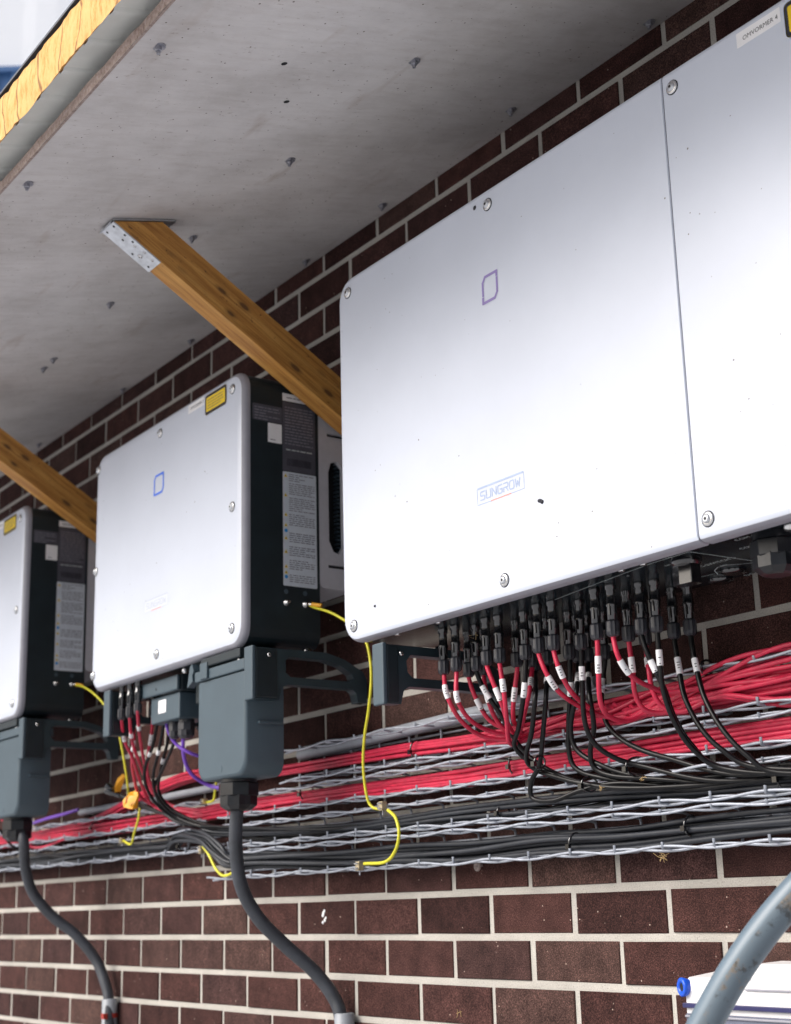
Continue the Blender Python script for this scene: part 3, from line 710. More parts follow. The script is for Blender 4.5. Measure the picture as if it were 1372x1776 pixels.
# underside print, switches, gland
ZU = 2.3205
un = lambda x, y: (lambda u, v: (x+u, y-v, ZU-.001))
b = MB()
for s_, q, sz in (('COM 1', (1278, 938), .05), ('COM 4', (1286, 953), .05), ('DC-SWITCH 5', (1208, 986), .055), ('DC-SWITCH 6', (1295, 999), .055), ('ON', (1251, 982), .035), ('OFF', (1247, 993), .035), ('OFF', (1155, 982), .03), ('ON', (1157, 969), .03), ('+', (1090, 1000), .05), ('-', (1098, 1012), .05)):
    p = atz(q[0], q[1], ZU); text(b, s_, sz, un(p.x, p.y), M['paleprint'])
def uline(pts, w=.006):
    for a, c in zip(pts, pts[1:]):
        d = (c-a).normalized(); n_ = Vector((-d.y, d.x, 0))*w/2
        b.add([a+n_, c+n_, c-n_, a-n_], [(0, 1, 2, 3)], M['paleprint'])
Q = lambda px, py: Vector((atz(px, py, ZU-.001).x, atz(px, py, ZU-.001).y, ZU-.0012))
uline([Q(1060, 1003), Q(1130, 977), Q(1195, 957), Q(1315, 974), Q(1300, 977), Q(1260, 980), Q(1245, 984), Q(1239, 990), Q(1245, 996)]); uline([Q(1215, 1001), Q(1240, 995)])
uline([Q(950, 1045), Q(1020, 1018), Q(1060, 1003)])
build(b, 'printed_legend', invA, fixn=False, kind='stuff')
def rotary(q, s=1.0):
    p = atz(q[0], q[1], ZU); b = MB(); x, y = p.x, p.y
    b.lathe((x, y, ZU), (0, 0, -1), [(0, .12*s), (.035, .12*s), (.05, .10*s)], M['blackp'], 20)
    b.prism([[(x-.115*s, y+.035), (x-.115*s, y-.035), (x-.02, y-.055), (x+.09*s, y-.045), (x+.09*s, y+.045), (x-.02, y+.055)]], 'z', ZU-.20*s, ZU-.045, M['blackp'])
    return build(b, 'rotary_switch', invA, bev=.008)
rotary((1190, 968), .85)
for q in ((1272, 989), (1250, 1005)):
    p = atz(q[0], q[1], ZU); b = MB(); b.lathe((p.x, p.y, ZU), (0, 0, -1), [(0, .085), (.018, .085), (.026, .06)], M['blackp'], 20); build(b, 'base_reflection', invA)  # flat dark discs standing in for reflections of the switch bases
p = atz(1338, 928, ZU); gland(invA, (p.x+.02, p.y, ZU), .14, .25, M['glandp'])
p = atz(1372, 910, ZU); b = MB(); b.lathe((p.x+.02, p.y, ZU), (0, 0, -1), [(0, .06), (.03, .06), (.04, .04)], M['bolt'], 14); build(b, 'vent_plug', invA)
b = MB()
for x in (10.36, 10.9, 12.9, 13.1):
    b.lathe((x, -1.1, 2.319), (0, 0, -1), [(0, .026), (.014, .022)], M['bolt'], 8)
build(b, 'body_screw', invA)

# ================================================================== WIRE MESH TRAYS
DT = .30; PITCH = .473
def tray(x0, x1, zb, zt, label):
    root = thing('wire_mesh_tray', label, 'cable tray', ((x0+x1)/2, 0, zb), 'galvanised wire mesh cable trays on the wall')
    b = MB(); r = .0108; x = 0
    pts = [(0, -DT-.012, zb+.045), (0, -DT-.012, zb), (0, -.09, zb), (0, -.045, zb+.012), (0, -.035, zb+.055), (0, -.035, zt-.055), (0, -.045, zt-.012), (0, -.09, zt), (0, -DT-.012, zt), (0, -DT-.012, zt+.02)]
    tube(b, pts, r, M['wire'], 6, 1)
    ox = root.location; x = math.ceil((x0+.03)/PITCH)*PITCH; first = None
    while x < x1:
        if first is None:
            root_x = x; b.v = [Vector((v.x+x, v.y, v.z)) for v in b.v]; first = build(b, 'cross_wire', root); me = first.data
        else:
            o = bpy.data.objects.new('cross_wire', me); COL.objects.link(o); o.parent = root; o.location = ((x-root_x)*S, 0, 0)
        x += PITCH
    for k, (y, z) in enumerate(((-DT, zb), (-.23, zb), (-.03, zb+.07), (-.03, zt-.06), (-.23, zt), (-DT, zt))):
        b = MB(); pts = []; n = int((x1-x0)/PITCH*4)+1; flat = k in (2, 3)
        for i in range(n+1):
            xx = x0+(x1-x0)*i/n; s_ = math.cos(math.pi*xx/PITCH+math.pi*(k % 2))
            pts.append((xx, y+(0 if flat else .004*math.sin(xx*3+k)), z+(.0 if flat else .014*s_)+.003*math.sin(xx*1.7+k)))
        if flat: pts = [(a, c+(.021 if k else 0), d) for a, c, d in pts][::3]+[(x1, y+.021, pts[-1][2])]
        tube(b, pts, r, M['wire'], 6, 2 if not flat else 1); build(b, 'long_wire', root)
    return root
xt4 = at(360, 1520, -.3).x; xt3 = at(378, 1470, -.3).x; xt2 = at(378, 1425, -.3).x; xt1 = at(485, 1300, -.3).x; XE = 20.0; xl = at(348, 1475, -.3).x
tray(xt1, XE, 1.452, 1.745, 'topmost wire mesh tray, red cables in it')
tray(xt2, XE, 1.195, 1.378, 'second wire mesh tray from the top, right of the break, red cables in it')
tray(xt3, XE, .892, 1.094, 'third wire mesh tray from the top, right of the break, thin black cables in it')
tray(xt4, XE, .588, .832, 'lowest wire mesh tray, thick bundle of dark grey cables in it')
tray(-5, xl, 1.195, 1.378, 'upper wire mesh tray on the left, red bundle in it, below the left cabinets')
tray(-5, xl, .880, 1.094, 'lower wire mesh tray on the left, dark grey bundle in it')

# ================================================================== CABLES
def cable(pts, r, mt, label, group, name='cable', n=8, cat='cable'):
    b = MB(); c = pts[len(pts)//2]; tube(b, pts, r, mt, n)
    o = build(b, name, loc=tuple(c)); tag(o, label, cat, group); return o
def bundle(n, path, r, mt, label, group, seed, twist=.5):
    """cables lying together; path = (x, y, z, half height) and the cables wander past each other"""
    rd = random.Random(seed); cols = 4 if n > 10 else 3 if n > 6 else 2; rows = math.ceil(n/cols); q = 2*r*1.22; slots = []
    for i in range(n): slots.append(((i//rows)*q*.9+rd.uniform(-.006, .006), (i % rows-(rows-1)/2)*q+((i//rows) % 2)*q*.5))
    full = (rows-1)/2*q+r
    for i in range(n):
        oy, oz = slots[i]; ph = rd.uniform(0, 6.28); ph2 = rd.uniform(0, 6.28); pts = []
        for (x, y, z, hh) in path:
            k = max(.75, min(1.25, hh/full))
            pts.append((x+rd.uniform(-.05, .05), y-.03+oy+.010*math.sin(x*.7+ph2), z+oz*k+.30*q*twist*2*math.sin(x*.8+ph)*(1 if twist > .8 else .8)))
        cable(pts, r, mt, label, group)
def xspan(a, b_, st, y, z, hh, jz=0.0, rd=random.Random(5)):
    out = []; x = a
    while x < b_: out.append((x, y, z+rd.uniform(-jz, jz), hh)); x += st
    out.append((b_, y, z, hh)); return out
RC = .0175
bundle(13, xspan(-5, xl-.4, .9, -.17, 1.255, .040)+xspan(xl+.5, XE, .9, -.17, 1.272, .060, .006), RC, M['red'], 'red cable in the long bundle lying in the second tray', 'red cables bundled in the second tray', 11)
pb = lambda px, py, y, hh: (at(px, py, y).x, y, at(px, py, y).z, hh)
bundle(9, xspan(-5, .5, .9, -.12, 1.30, .03)+[pb(150, 1430, -.12, .03), pb(230, 1392, -.12, .03), pb(290, 1362, -.10, .04), pb(345, 1345, -.1, .03), pb(420, 1345, -.12, .03), pb(500, 1336, -.14, .04), pb(600, 1318, -.16, .04), pb(700, 1302, -.17, .05), pb(800, 1290, -.17, .05), pb(900, 1276, -.17, .06)]
       + xspan(12.0, XE, .9, -.18, 1.56, .09), RC, M['red'], 'red cable of the bundle in the topmost tray, dipping behind the junction box', 'red cables in the topmost tray', 12)
rd = random.Random(77)
for i in range(12):            # loose red cables heaped at the right over the topmost tray
    z0 = 1.50+i*.022; xs_ = 11.9+rd.uniform(0, .5); pts = [(xs_-.25, -.25, 1.56+rd.uniform(-.04, .08)), (xs_+.1, -.32, 1.50+rd.uniform(-.02, .04)), (xs_+.6, -.30, 1.54+i*.012)]
    x = xs_+1.2
    while x < XE: pts.append((x, -.24+rd.uniform(-.07, .05), z0+.07*math.sin(x*.8+i)+rd.uniform(-.02, .03))); x += .8
    cable(pts, RC, M['red'], 'loose red cable of the heap at the right edge, above the topmost tray', 'loose red cables heaped at the right')
bundle(11, xspan(-5, xl-1.0, .9, -.18, .955, .050, .01)+[pb(310, 1452, -.22, .06), pb(350, 1458, -.36, .05), pb(375, 1480, -.38, .05), pb(400, 1500, -.34, .05), pb(440, 1494, -.24, .06)]
       + xspan(8.2, XE, .9, -.18, .68, .065, .012), .021, M['greyc'], 'dark grey cable of the bundle that drops from the left tray into the lowest tray', 'dark grey cables in the lowest tray', 21, .9)
# black bundle of the middle cabinet running in the third tray
bundle(5, [pb(352, 1436, -.3, .02), pb(400, 1440, -.24, .03)]+xspan(8.0, XE, .9, -.17, .955, .045, .01), .0185, M['greyc'], 'thin dark grey cable lying in the third tray', 'dark grey cables in the third tray', 22, 1.0)

def marker(o, Q, r, s0, s1):
    L = 0; pts = []
    for a, c in zip(Q, Q[1:]):
        if s0 <= L <= s1: pts.append(a)
        L += (c-a).length
    if len(pts) < 2: return
    b = MB(); tube(b, pts, r*1.28, M['sleeve'], 10, 1); mk = build(b, 'marker_sleeve', o)
    mid = pts[len(pts)//2]; d = (pts[-1]-pts[0]).normalized(); tocam = (CP-mid); tocam = (tocam-d*tocam.dot(d)).normalized(); sd_ = d.cross(tocam)
    b = MB()
    for k in (-1, 0, 1, 2):
        if random.random() < .25: continue
        c = mid+d*(k*.02)+tocam*r*1.33; w = r*random.uniform(.35, .6)
        b.add([c-sd_*w, c+sd_*w, c+sd_*w+d*.006, c-sd_*w+d*.006], [(0, 1, 2, 3)], M['ink'])
    if b.v: build(b, 'printed_mark', mk, fixn=False)
ORD = ['first', 'second', 'third', 'fourth', 'fifth', 'sixth', 'seventh', 'eighth', 'ninth', 'tenth', 'eleventh', 'twelfth', 'thirteenth', 'fourteenth']
rd = random.Random(31)
def tail(P, kind, i):
    """lead the pigtail on into its tray, to the right and out of the picture"""
    x = P[-1].x; out = []
    if kind == 'r':
        x += .55
        while x < XE: out.append((x, -.20+rd.uniform(-.05, .05), 1.54+.012*(i % 12)+rd.uniform(-.025, .025))); x += .85
    else:
        zt_ = .95+.010*(i % 11); x += .6
        while x < XE: out.append((x, -.22+rd.uniform(-.05, .05), zt_+rd.uniform(-.015, .015))); x += .85
    return out
PIG = [  # (nut px, colour, row y unused, [(px,py,y)...], tail?)
 ((761, 1170), 'r', [(775, 1205, -.93), (798, 1248, -.80), (835, 1276, -.60), (885, 1282, -.42), (935, 1262, -.32)]),
 ((783, 1165), 'r', [(793, 1212, -.92), (815, 1248, -.78), (850, 1268, -.58), (890, 1274, -.42), (940, 1256, -.32)]),
 ((813.5, 1175), 'r', [(826, 1212, -.63), (850, 1250, -.52), (885, 1265, -.42), (925, 1262, -.34)]),
 ((827, 1165), 'k', [(842, 1200, -.72), (872, 1245, -.62), (898, 1290, -.50), (930, 1322, -.45), (985, 1350, -.42), (1060, 1366, -.38)]),
 ((839, 1172), 'r', [(846, 1212, -.63), (862, 1250, -.52), (888, 1272, -.42), (930, 1268, -.34)]),
 ((845, 1155), 'r', [(857, 1188, -.85), (872, 1225, -.78), (884, 1262, -.60), (905, 1280, -.44), (950, 1262, -.32)]),
 ((867, 1151), 'r', [(874, 1200, -.84), (879, 1250, -.76), (884, 1288, -.62), (905, 1286, -.46), (955, 1262, -.32)]),
 ((897, 1158), 'r', [(892, 1205, -.62), (890, 1240, -.58), (897, 1258, -.50), (930, 1254, -.36)]),
 ((912, 1145), 'k', [(909, 1200, -.77), (900, 1260, -.68), (893, 1295, -.60), (925, 1325, -.50), (980, 1350, -.42), (1050, 1362, -.36)]),
 ((923, 1158), 'r', [(917, 1205, -.62), (907, 1250, -.55), (905, 1272, -.46), (950, 1254, -.34)]),
 ((928, 1165), 'k', [(929, 1200, -.70), (922, 1270, -.66), (913, 1310, -.60), (922, 1330, -.52), (960, 1346, -.45), (1040, 1362, -.38)]),
 ((935, 1134), 'r', [(948, 1168, -.85), (968, 1198, -.76), (1000, 1222, -.58), (1045, 1240, -.36)]),
 ((961, 1129), 'r', [(970, 1160, -.84), (988, 1196, -.74), (1015, 1222, -.56), (1060, 1244, -.36)]),
 ((949, 1155), 'k', [(947, 1210, -.62), (941, 1280, -.58), (936, 1325, -.54), (921, 1358, -.52), (925, 1385, -.50), (962, 1388, -.48), (1010, 1370, -.42), (1080, 1358, -.34)]),
 ((988, 1145), 'k', [(989, 1200, -.47), (986, 1260, -.46), (988, 1310, -.44), (1003, 1336, -.42), (1050, 1350, -.36)]),
 ((1008, 1128), 'k', [(1010, 1180, -.68), (1014, 1250, -.66), (1032, 1290, -.58), (1068, 1315, -.46), (1120, 1330, -.34)]),
 ((1003, 1150), 'k', [(1000, 1200, -.5), (990, 1260, -.46), (1000, 1300, -.44), (1040, 1326, -.40), (1100, 1345, -.32)]),
 ((1020, 1150), 'k', [(1022, 1200, -.5), (1030, 1260, -.48), (1024, 1300, -.46), (1030, 1330, -.42), (1060, 1345, -.38), (1120, 1350, -.32)]),
 ((1036, 1111), 'r', [(1038, 1160, -.85), (1041, 1215, -.80), (1056, 1242, -.68), (1090, 1250, -.48), (1140, 1230, -.32)]),
 ((1049, 1145), 'k', [(1044, 1190, -.26), (1046, 1236, -.34), (1062, 1268, -.36), (1100, 1295, -.36), (1160, 1315, -.32)]),
 ((1064, 1105), 'r', [(1073, 1140, -.84), (1095, 1172, -.74), (1130, 1192, -.56), (1175, 1200, -.38)]),
 ((1091, 1114), 'r', [(1097, 1160, -.60), (1102, 1205, -.56), (1120, 1232, -.48), (1155, 1236, -.38), (1200, 1222, -.30)]),
 ((1120, 1120), 'r', [(1125, 1160, -.52), (1132, 1198, -.50), (1150, 1226, -.44), (1185, 1234, -.36), (1225, 1216, -.30)]),
 ((1113, 1102), 'k', [(1128, 1145, -.70), (1152, 1195, -.64), (1170, 1245, -.56), (1202, 1295, -.46), (1250, 1330, -.36)]),
 ((1140, 1098), 'k', [(1144, 1140, -.68), (1150, 1195, -.66), (1170, 1252, -.60), (1205, 1302, -.48), (1260, 1334, -.36)]),
 ((1170, 1109), 'k', [(1177, 1155, -.42), (1188, 1210, -.46), (1215, 1262, -.46), (1252, 1300, -.42), (1310, 1330, -.34)]),
 ((1198, 1103), 'k', [(1206, 1150, -.42), (1222, 1210, -.46), (1254, 1266, -.46), (1296, 1310, -.42), (1350, 1340, -.34)]),
]
cnt = {'r': 0, 'k': 0}
for i, (q, c, way) in enumerate(PIG):
    p = atz(q[0], q[1], 1.96); p.y = max(-.90, p.y); cnt[c] += 1
    P = [Vector((p.x, p.y, 2.02)), Vector((p.x, p.y, 1.95))]+[at(*w_) for w_ in way]
    P += [Vector(t_) for t_ in tail(P, c, i)]
    b = MB(); mt = M['red'] if c == 'r' else M['black']; Qp = tube(b, P, RC if c == 'r' else .0185, mt, 10, 7)
    o = build(b, 'solar_cable', loc=(p.x, p.y, 1.96))
    tag(o, '%s %s cable from the left plugged into the underside of the large cabinet' % (ORD[cnt[c]-1], 'red' if c == 'r' else 'black'), 'cable', 'solar cables plugged in under the large cabinet')
    plug(o, p.x, p.y, 1.96, 2.32)
    s0 = .16+.03*((i*7) % 3); marker(o, Qp, RC, s0, s0+.13)
# empty sockets in rows along the underside
# middle cabinet's pigtails
PB = [((211, 1250), 'r', -1.19, [(216, 1285, -1.05), (230, 1315, -.9), (245, 1360, -.6), (270, 1400, -.34)]),
      ((225, 1246), 'r', -1.19, [(229, 1285, -1.05), (240, 1318, -.85), (258, 1360, -.55), (290, 1398, -.32)]),
      ((239, 1240), 'r', -1.19, [(243, 1280, -1.0), (250, 1320, -.8), (262, 1362, -.5), (300, 1398, -.3)]),
      ((232, 1250), 'r', -.85, [(232, 1290, -.82), (229, 1310, -.8), (232, 1345, -.6), (250, 1388, -.36)]),
      ((265, 1244), 'r', -.85, [(262, 1280, -.84), (256, 1315, -.78), (258, 1350, -.6), (285, 1392, -.32)]),
      ((274, 1246), 'k', -.90, [(266, 1290, -.88), (252, 1330, -.86), (253, 1362, -.8), (272, 1395, -.65), (310, 1422, -.45), (370, 1436, -.28)]),
      ((286, 1246), 'k', -.90, [(276, 1300, -.86), (266, 1345, -.78), (272, 1380, -.7), (300, 1412, -.5), (350, 1432, -.33), (400, 1440, -.25)]),
      ((310, 1246), 'k', -.90, [(303, 1285, -.86), (282, 1335, -.76), (268, 1368, -.7), (285, 1402, -.55), (330, 1428, -.4), (390, 1440, -.26)]),
      ((296, 1252), 'k', -.70, [(290, 1290, -.70), (278, 1340, -.68), (276, 1375, -.6), (300, 1405, -.45), (350, 1428, -.32), (410, 1438, -.25)])]
cb_ = {'r': 0, 'k': 0}
for i, (q, c, y, way) in enumerate(PB):
    p = at(q[0], q[1], y); cb_[c] += 1
    zt_ = p.z
    P = [p+Vector((0, 0, .06)), p]+[at(*w_) for w_ in way]
    x = P[-1].x+.7
    while x < XE: P.append(Vector((x, -.17+rd.uniform(-.04, .04), (1.27 if c == 'r' else .965)+rd.uniform(-.04, .04)))); x += .9
    if i == 0: pass
    b = MB(); mt = M['red'] if c == 'r' else M['black']; Qp = tube(b, P, .0175, mt, 8, 6); o = build(b, 'solar_cable', loc=tuple(p))
    tag(o, '%s %s cable from the left hanging under the middle cabinet' % (ORD[cb_[c]-1], 'red' if c == 'r' else 'black'), 'cable', 'solar cables plugged in under the middle cabinet')
    if i < 5: plug(o, p.x, p.y, p.z, 2.585, .95)
    marker(o, Qp, RC, .24, .40) if c == 'r' else marker(o, Qp, RC, .42, .56)
# left cabinet's pigtails, mostly out of frame
for i, (pts, c) in enumerate(((((-8, 1395, -.8), (10, 1430, -.7), (35, 1458, -.5), (70, 1470, -.3)), 'r'), (((-10, 1420, -.8), (5, 1446, -.7), (25, 1470, -.5), (60, 1480, -.3)), 'k'))):
    P = [at(*w_) for w_ in pts]; P = [P[0]+Vector((-.1, 0, .5))]+P; P.append(Vector((P[-1].x+1, -.2, 1.25 if c == 'r' else .96)))
    cable(P, RC, M['red'] if c == 'r' else M['black'], ('red' if c == 'r' else 'black')+' cable coming down at the left edge below the left cabinet', None, 'solar_cable')

# purple data cables, earth wires
cable([at(287, 1240, -1.0), at(291, 1266, -.98), at(305, 1290, -.9), at(330, 1306, -.8), at(362, 1315, -.6), at(400, 1322, -.4)], .017, M['purple'], 'purple cable crossing sideways behind the junction box of the middle cabinet', None, 'data_cable')
cable([at(320, 1236, -.9), at(318, 1275, -.88), at(319, 1312, -.8), at(332, 1342, -.65), at(362, 1362, -.45), at(395, 1368, -.35), at(430, 1375, -.2)], .020, M['purple'], 'purple cable hanging in a curve under the middle cabinet', None, 'data_cable')
cable([at(45, 1432, -.35), at(80, 1420, -.33), at(110, 1412, -.3), at(136, 1404, -.2)], .020, M['purple'], 'purple cable running into the grey tube on the left', None, 'data_cable')
XS = 8.226
def lug(o, X, y, z, d):
    b = MB(); d = Vector(d).normalized(); c = Vector((X+.03, y, z))
    tube(b, [c+d*.01, c+d*.05], .014, M['bolt'], 8, 1); tube(b, [c+d*.05, c+d*.15], .022, M['orange'], 8, 1); build(b, 'crimp_lug', o)
o = cable([(XS+.03, -.62, 2.975), at(546, 1054, -.60), at(570, 1061, -.56), at(593, 1073, -.52), at(620, 1092, -.48), at(637, 1118, -.46), at(644, 1170, -.46), at(640, 1225, -.46), at(632, 1280, -.42), at(630, 1330, -.40), at(636, 1380, -.38), at(645, 1399, -.36), at(660, 1404, -.35)], .0128, M['yellow'], 'yellow green earth wire from the side of the middle cabinet down to the trays', None, 'earth_wire')
lug(o, XS, -.633, 2.978, (.75, .45, -.18))
o = cable([(XS-5.464+.03, -.62, 2.975), at(146, 1192, -.58), at(166, 1206, -.54), at(185, 1228, -.50), at(203, 1262, -.48), at(212, 1300, -.46), at(220, 1350, -.42), at(224, 1390, -.38)], .0128, M['yellow'], 'yellow green earth wire from the side of the left cabinet down to the orange tag', None, 'earth_wire')
lug(o, XS-5.464, -.633, 2.978, (.75, .45, -.18))
cable([at(673, 1405, -.36), at(686, 1418, -.38), at(692, 1445, -.40), at(686, 1475, -.40), at(668, 1495, -.38), at(632, 1498, -.35)], .0145, M['yellow'], 'yellow jumper wire curving between two trays below the large cabinet', None, 'earth_wire')
cable([at(352, 1468, -.36), at(362, 1482, -.38), at(374, 1506, -.38), at(388, 1519, -.36), at(408, 1512, -.34)], .0145, M['yellow'], 'short yellow jumper wire left of the grey power cable', None, 'earth_wire')
cable([at(243, 1399, -.36), at(240, 1420, -.38), at(233, 1444, -.38), at(227, 1464, -.37), at(214, 1458, -.34)], .0128, M['yellow'], 'short yellow jumper wire below the orange tag', None, 'earth_wire')
cable([at(376, 1352, -.34), at(373, 1372, -.34), at(370, 1388, -.33), at(356, 1392, -.32)], .0128, M['yellow'], 'tiny yellow wire end beside the cable gland', None, 'earth_wire')
def clamp(px, py, label, y=-.34, s=1.):
    s *= .78
    c = at(px, py, y); b = MB()
    b.box((c.x-.035*s, y-.03, c.z-.05*s), (c.x+.035*s, y+.025, c.z+.05*s), M['brass'])
    for k in (-1, 1):
        for j in (-1, 1): b.lathe((c.x+k*.018*s, y-.03, c.z+j*.026*s), (0, -1, 0), [(0, .014*s), (.014, .013*s), (.02, .006*s)], M['bolt'], 8)
    b.lathe((c.x, y, c.z-.05*s), (0, 0, -1), [(0, .008), (.05*s, .008)], M['boltd'], 6)
    tag(build(b, 'tray_clamp', loc=tuple(c), bev=.004), label, 'clamp', 'earth clamps on the trays')
clamp(664, 1398, 'brass clamp on the third tray, end of the long earth wire')
clamp(624, 1502, 'clamp with bright screws on the lowest tray, foot of the curved yellow wire')
clamp(350, 1474, 'clamp at the end of the left tray above the short yellow wire')
clamp(212, 1458, 'clamp on the left tray below the orange tag', s=.8)
clamp(355, 1390, 'small clamp beside the gland of the middle cabinet', s=.7)
clamp(236, 1398, 'pale clamp right at the foot of the orange tag', s=.7)

# heavy grey power cables into wall sleeves
o = cable([(7.73, -1.06, 1.30), at(411, 1405, -1.05), at(409, 1465, -1.03), at(418, 1535, -.95), at(448, 1592, -.78), at(495, 1640, -.52), at(545, 1685, -.28), at(578, 1728, -.15), at(591, 1765, -.12), at(594, 1830, -.12)], .062, M['bigc'], 'thick grey power cable curving from the middle cabinet down the wall', None, 'power_cable', 16)
b = MB(); p0 = at(594, 1757, -.12); b.lathe((p0.x, -.10, p0.z), (0, 0, -1), [(0, .078), (.01, .09), (2.2, .09)], M['sock'], 20); tag(build(b, 'wall_sleeve', loc=(p0.x, -.1, p0.z-1)), 'pale grey sleeve on the wall taking the thick cable of the middle cabinet', 'pipe')
o = cable([(7.73-5.464, -1.06, 1.30), at(41, 1460, -1.04), at(44, 1505, -.98), at(58, 1550, -.86), at(92, 1590, -.64), at(132, 1622, -.40), at(166, 1664, -.2), at(184, 1710, -.13), at(189, 1745, -.12), at(190, 1830, -.12)], .062, M['bigc'], 'thick grey power cable curving from the left cabinet down the wall', None, 'power_cable', 16)
b = MB(); p0 = at(188, 1732, -.12); b.lathe((p0.x, -.10, p0.z), (0, 0, -1), [(0, .078), (.01, .09), (2.2, .09)], M['sock'], 20); so = build(b, 'wall_sleeve', loc=(p0.x, -.1, p0.z-1)); tag(so, 'pale grey sleeve with red tape on the wall at the left', 'pipe')
b = MB(); p1 = at(188, 1757, -.12); b.lathe((p0.x, -.10, p1.z), (0, 0, -1), [(0, .095), (.05, .097)], M['redtape'], 18); b.box((p0.x+.05, -.22, p1.z-.06), (p0.x+.10, -.17, p1.z-.0), M['redtape']); build(b, 'red_tape', so)

# grey tubes on the wall behind the trays
cable([(xt1+.02, -.07, 1.72), (8.5, -.07, 1.75), (10.2, -.07, 1.80), (11.5, -.07, 1.84)], .058, M['pvc'], 'grey plastic tube on the wall just above the topmost tray', None, 'plastic_tube', 14, 'pipe')
pa, pz = at(135, 1409, -.1), at(340, 1372, -.1)
cable([(pa.x, -.06, pa.z), (4.0, -.06, pa.z+.01), (pz.x+1.2, -.06, pa.z+.04)], .042, M['pvc'], 'thin grey plastic tube on the wall left, behind the orange tag', None, 'plastic_tube', 12, 'pipe')
# dark blue-grey tube, foreground right
dpt = 7.7
pp = [atd(1085, 2060, dpt), atd(1130, 1960, dpt), atd(1175, 1868, dpt), atd(1223, 1776, dpt), atd(1273, 1688, dpt), atd(1334, 1602, dpt), atd(1405, 1522, dpt), atd(1490, 1446, dpt+.1), atd(1590, 1385, dpt+.4)]
b = MB(); Qp = smooth_path(pp, 8); R_ = .086; rs = []
for i, q in enumerate(Qp):
    t = (Qp[min(i+1, len(Qp)-1)]-Qp[max(i-1, 0)]).normalized(); n1 = Vector((0, 0, 1)); n1 = (n1-t*n1.dot(t)).normalized(); n2 = t.cross(n1)
    rs.append([q+(n1*math.cos(2*math.pi*j/28)+n2*math.sin(2*math.pi*j/28))*R_ for j in range(28)])
n = 28
for j in range(28):
    a = 360*j/28; dirty = 75 < a < 225
    b.add([p for r in rs for p in (r[j], r[(j+1) % n])], [(2*i, 2*i+1, 2*i+3, 2*i+2) for i in range(len(rs)-1)], M['pipe'] if dirty else M['pipeclean'], True)
PIPE_B = b
import bmesh
po = build(b, 'grey_pipe', loc=tuple(Qp[len(Qp)//2]), fixn=False)
bb = bmesh.new(); bb.from_mesh(po.data); bmesh.ops.remove_doubles(bb, verts=bb.verts, dist=1e-5); bmesh.ops.recalc_face_normals(bb, faces=bb.faces); bb.to_mesh(po.data); bb.free()
tag(po, 'thick blue grey pipe with brown dirt slanting through the lower right corner', 'pipe')

# ------------------------------------------------------------------ distribution box, lower right
bx = thing('distribution_box', 'white distribution box with smoked window and blue cap on the wall', 'box', (14.5, -.2, -1))
yF = -.45; c0 = at(1187, 1712, yF); zt_ = c0.z+.055
b = MB(); b.prism([[(yF, zt_-.40), (yF, zt_-.03), (yF+.04, zt_+.005), (-.16, zt_+.03), (-.002, zt_+.03), (-.002, -2.2), (yF, -2.2)]], 'x', c0.x+.01, 18.0, M['boxw']); build(b, 'housing', bx, bev=.02)
pr = at(1310, 1678, -.35); b = MB(); b.prism([[(yF+.02, zt_), (-.35, zt_+.09), (-.1, zt_+.10), (-.1, zt_)]], 'x', pr.x, 17.9, M['boxw']); b.box((pr.x, yF-.012, zt_-.065), (17.95, yF-.002, zt_-.05), M['rim']); build(b, 'lid', bx, bev=.012)
b = MB()
for k in range(18):
    pass
b.lathe((c0.x, yF-.002, c0.z), (-.35, -1, 0), [(-.06, .040), (.0, .058), (.02, .060), (.028, .048), (.022, .03), (-.02, .026)], M['bluecap'], 24)
b.lathe((c0.x, yF+.004, c0.z), (-.35, -1, 0), [(.0, .027), (.0215, .027)], M['hole'], 16); build(b, 'blue_cap', bx)
zw = at(1186, 1742, yF).z
b = MB(); b.box((c0.x+.0, yF-.03, zw-.018), (18, yF-.003, zw+.012), M['navy']); b.box((c0.x+.02, yF-.022, -2.0), (18, yF-.004, zw-.05), M['window'])
b.box((c0.x+.02, yF-.035, zw-.075), (18, yF-.024, zw-.06), M['rim']); build(b, 'window', bx, bev=.005)
b = MB(); b.box((c0.x+.42, yF-.030, -2.0), (17.6, yF-.026, zw-.14), M['labelw']); bars(b, lambda u, v: (u, yF-.032, v), c0.x+.5, 14.5, zw-.5, zw-.15, M['greyink'], .045, .016, 44); build(b, 'label_strip', bx)

# ------------------------------------------------------------------ cable ties
def tie(px, py, ry, rz, label, y=-.18, mt='blackp'):
    c = at(px, py, y); b = MB(); pts = []; n = 18
    for k in range(n+1):
        a = 2*math.pi*k/n; pts.append((c.x+.006*math.sin(a), y+ry*math.cos(a), c.z+rz*math.sin(a)))
    tube(b, pts, .0085, M[mt], 6, 1); b.box((c.x-.018, y-ry-.022, c.z-rz*.3-.018), (c.x+.018, y-ry+.004, c.z-rz*.3+.018), M[mt])
    tag(build(b, 'cable_tie', loc=tuple(c)), label, 'cable tie', 'black cable ties around the bundles')
tie(724, 1300, 0.074, 0.079, 'cable tie around the upper red bundle, right of the long yellow wire')
tie(895, 1325, 0.074, 0.086, 'cable tie around the second red bundle, left of the black cables')
tie(532, 1374, 0.074, 0.079, 'cable tie around the second red bundle, right of the grey power cable')
tie(168, 1434, 0.074, 0.059, 'cable tie around the left red bundle, next to the gland')
tie(318, 1402, 0.074, 0.059, 'cable tie around the left red bundle, under the purple cable')
tie(1000, 1463, 0.074, 0.076, 'cable tie around the lowest bundle, under the black loops')
tie(873, 1408, 0.062, 0.046, 'small cable tie in the third tray, left of the black loops')
tie(1372-8, 1345, 0.099, 0.092, 'cable tie at the right edge around the black cables')
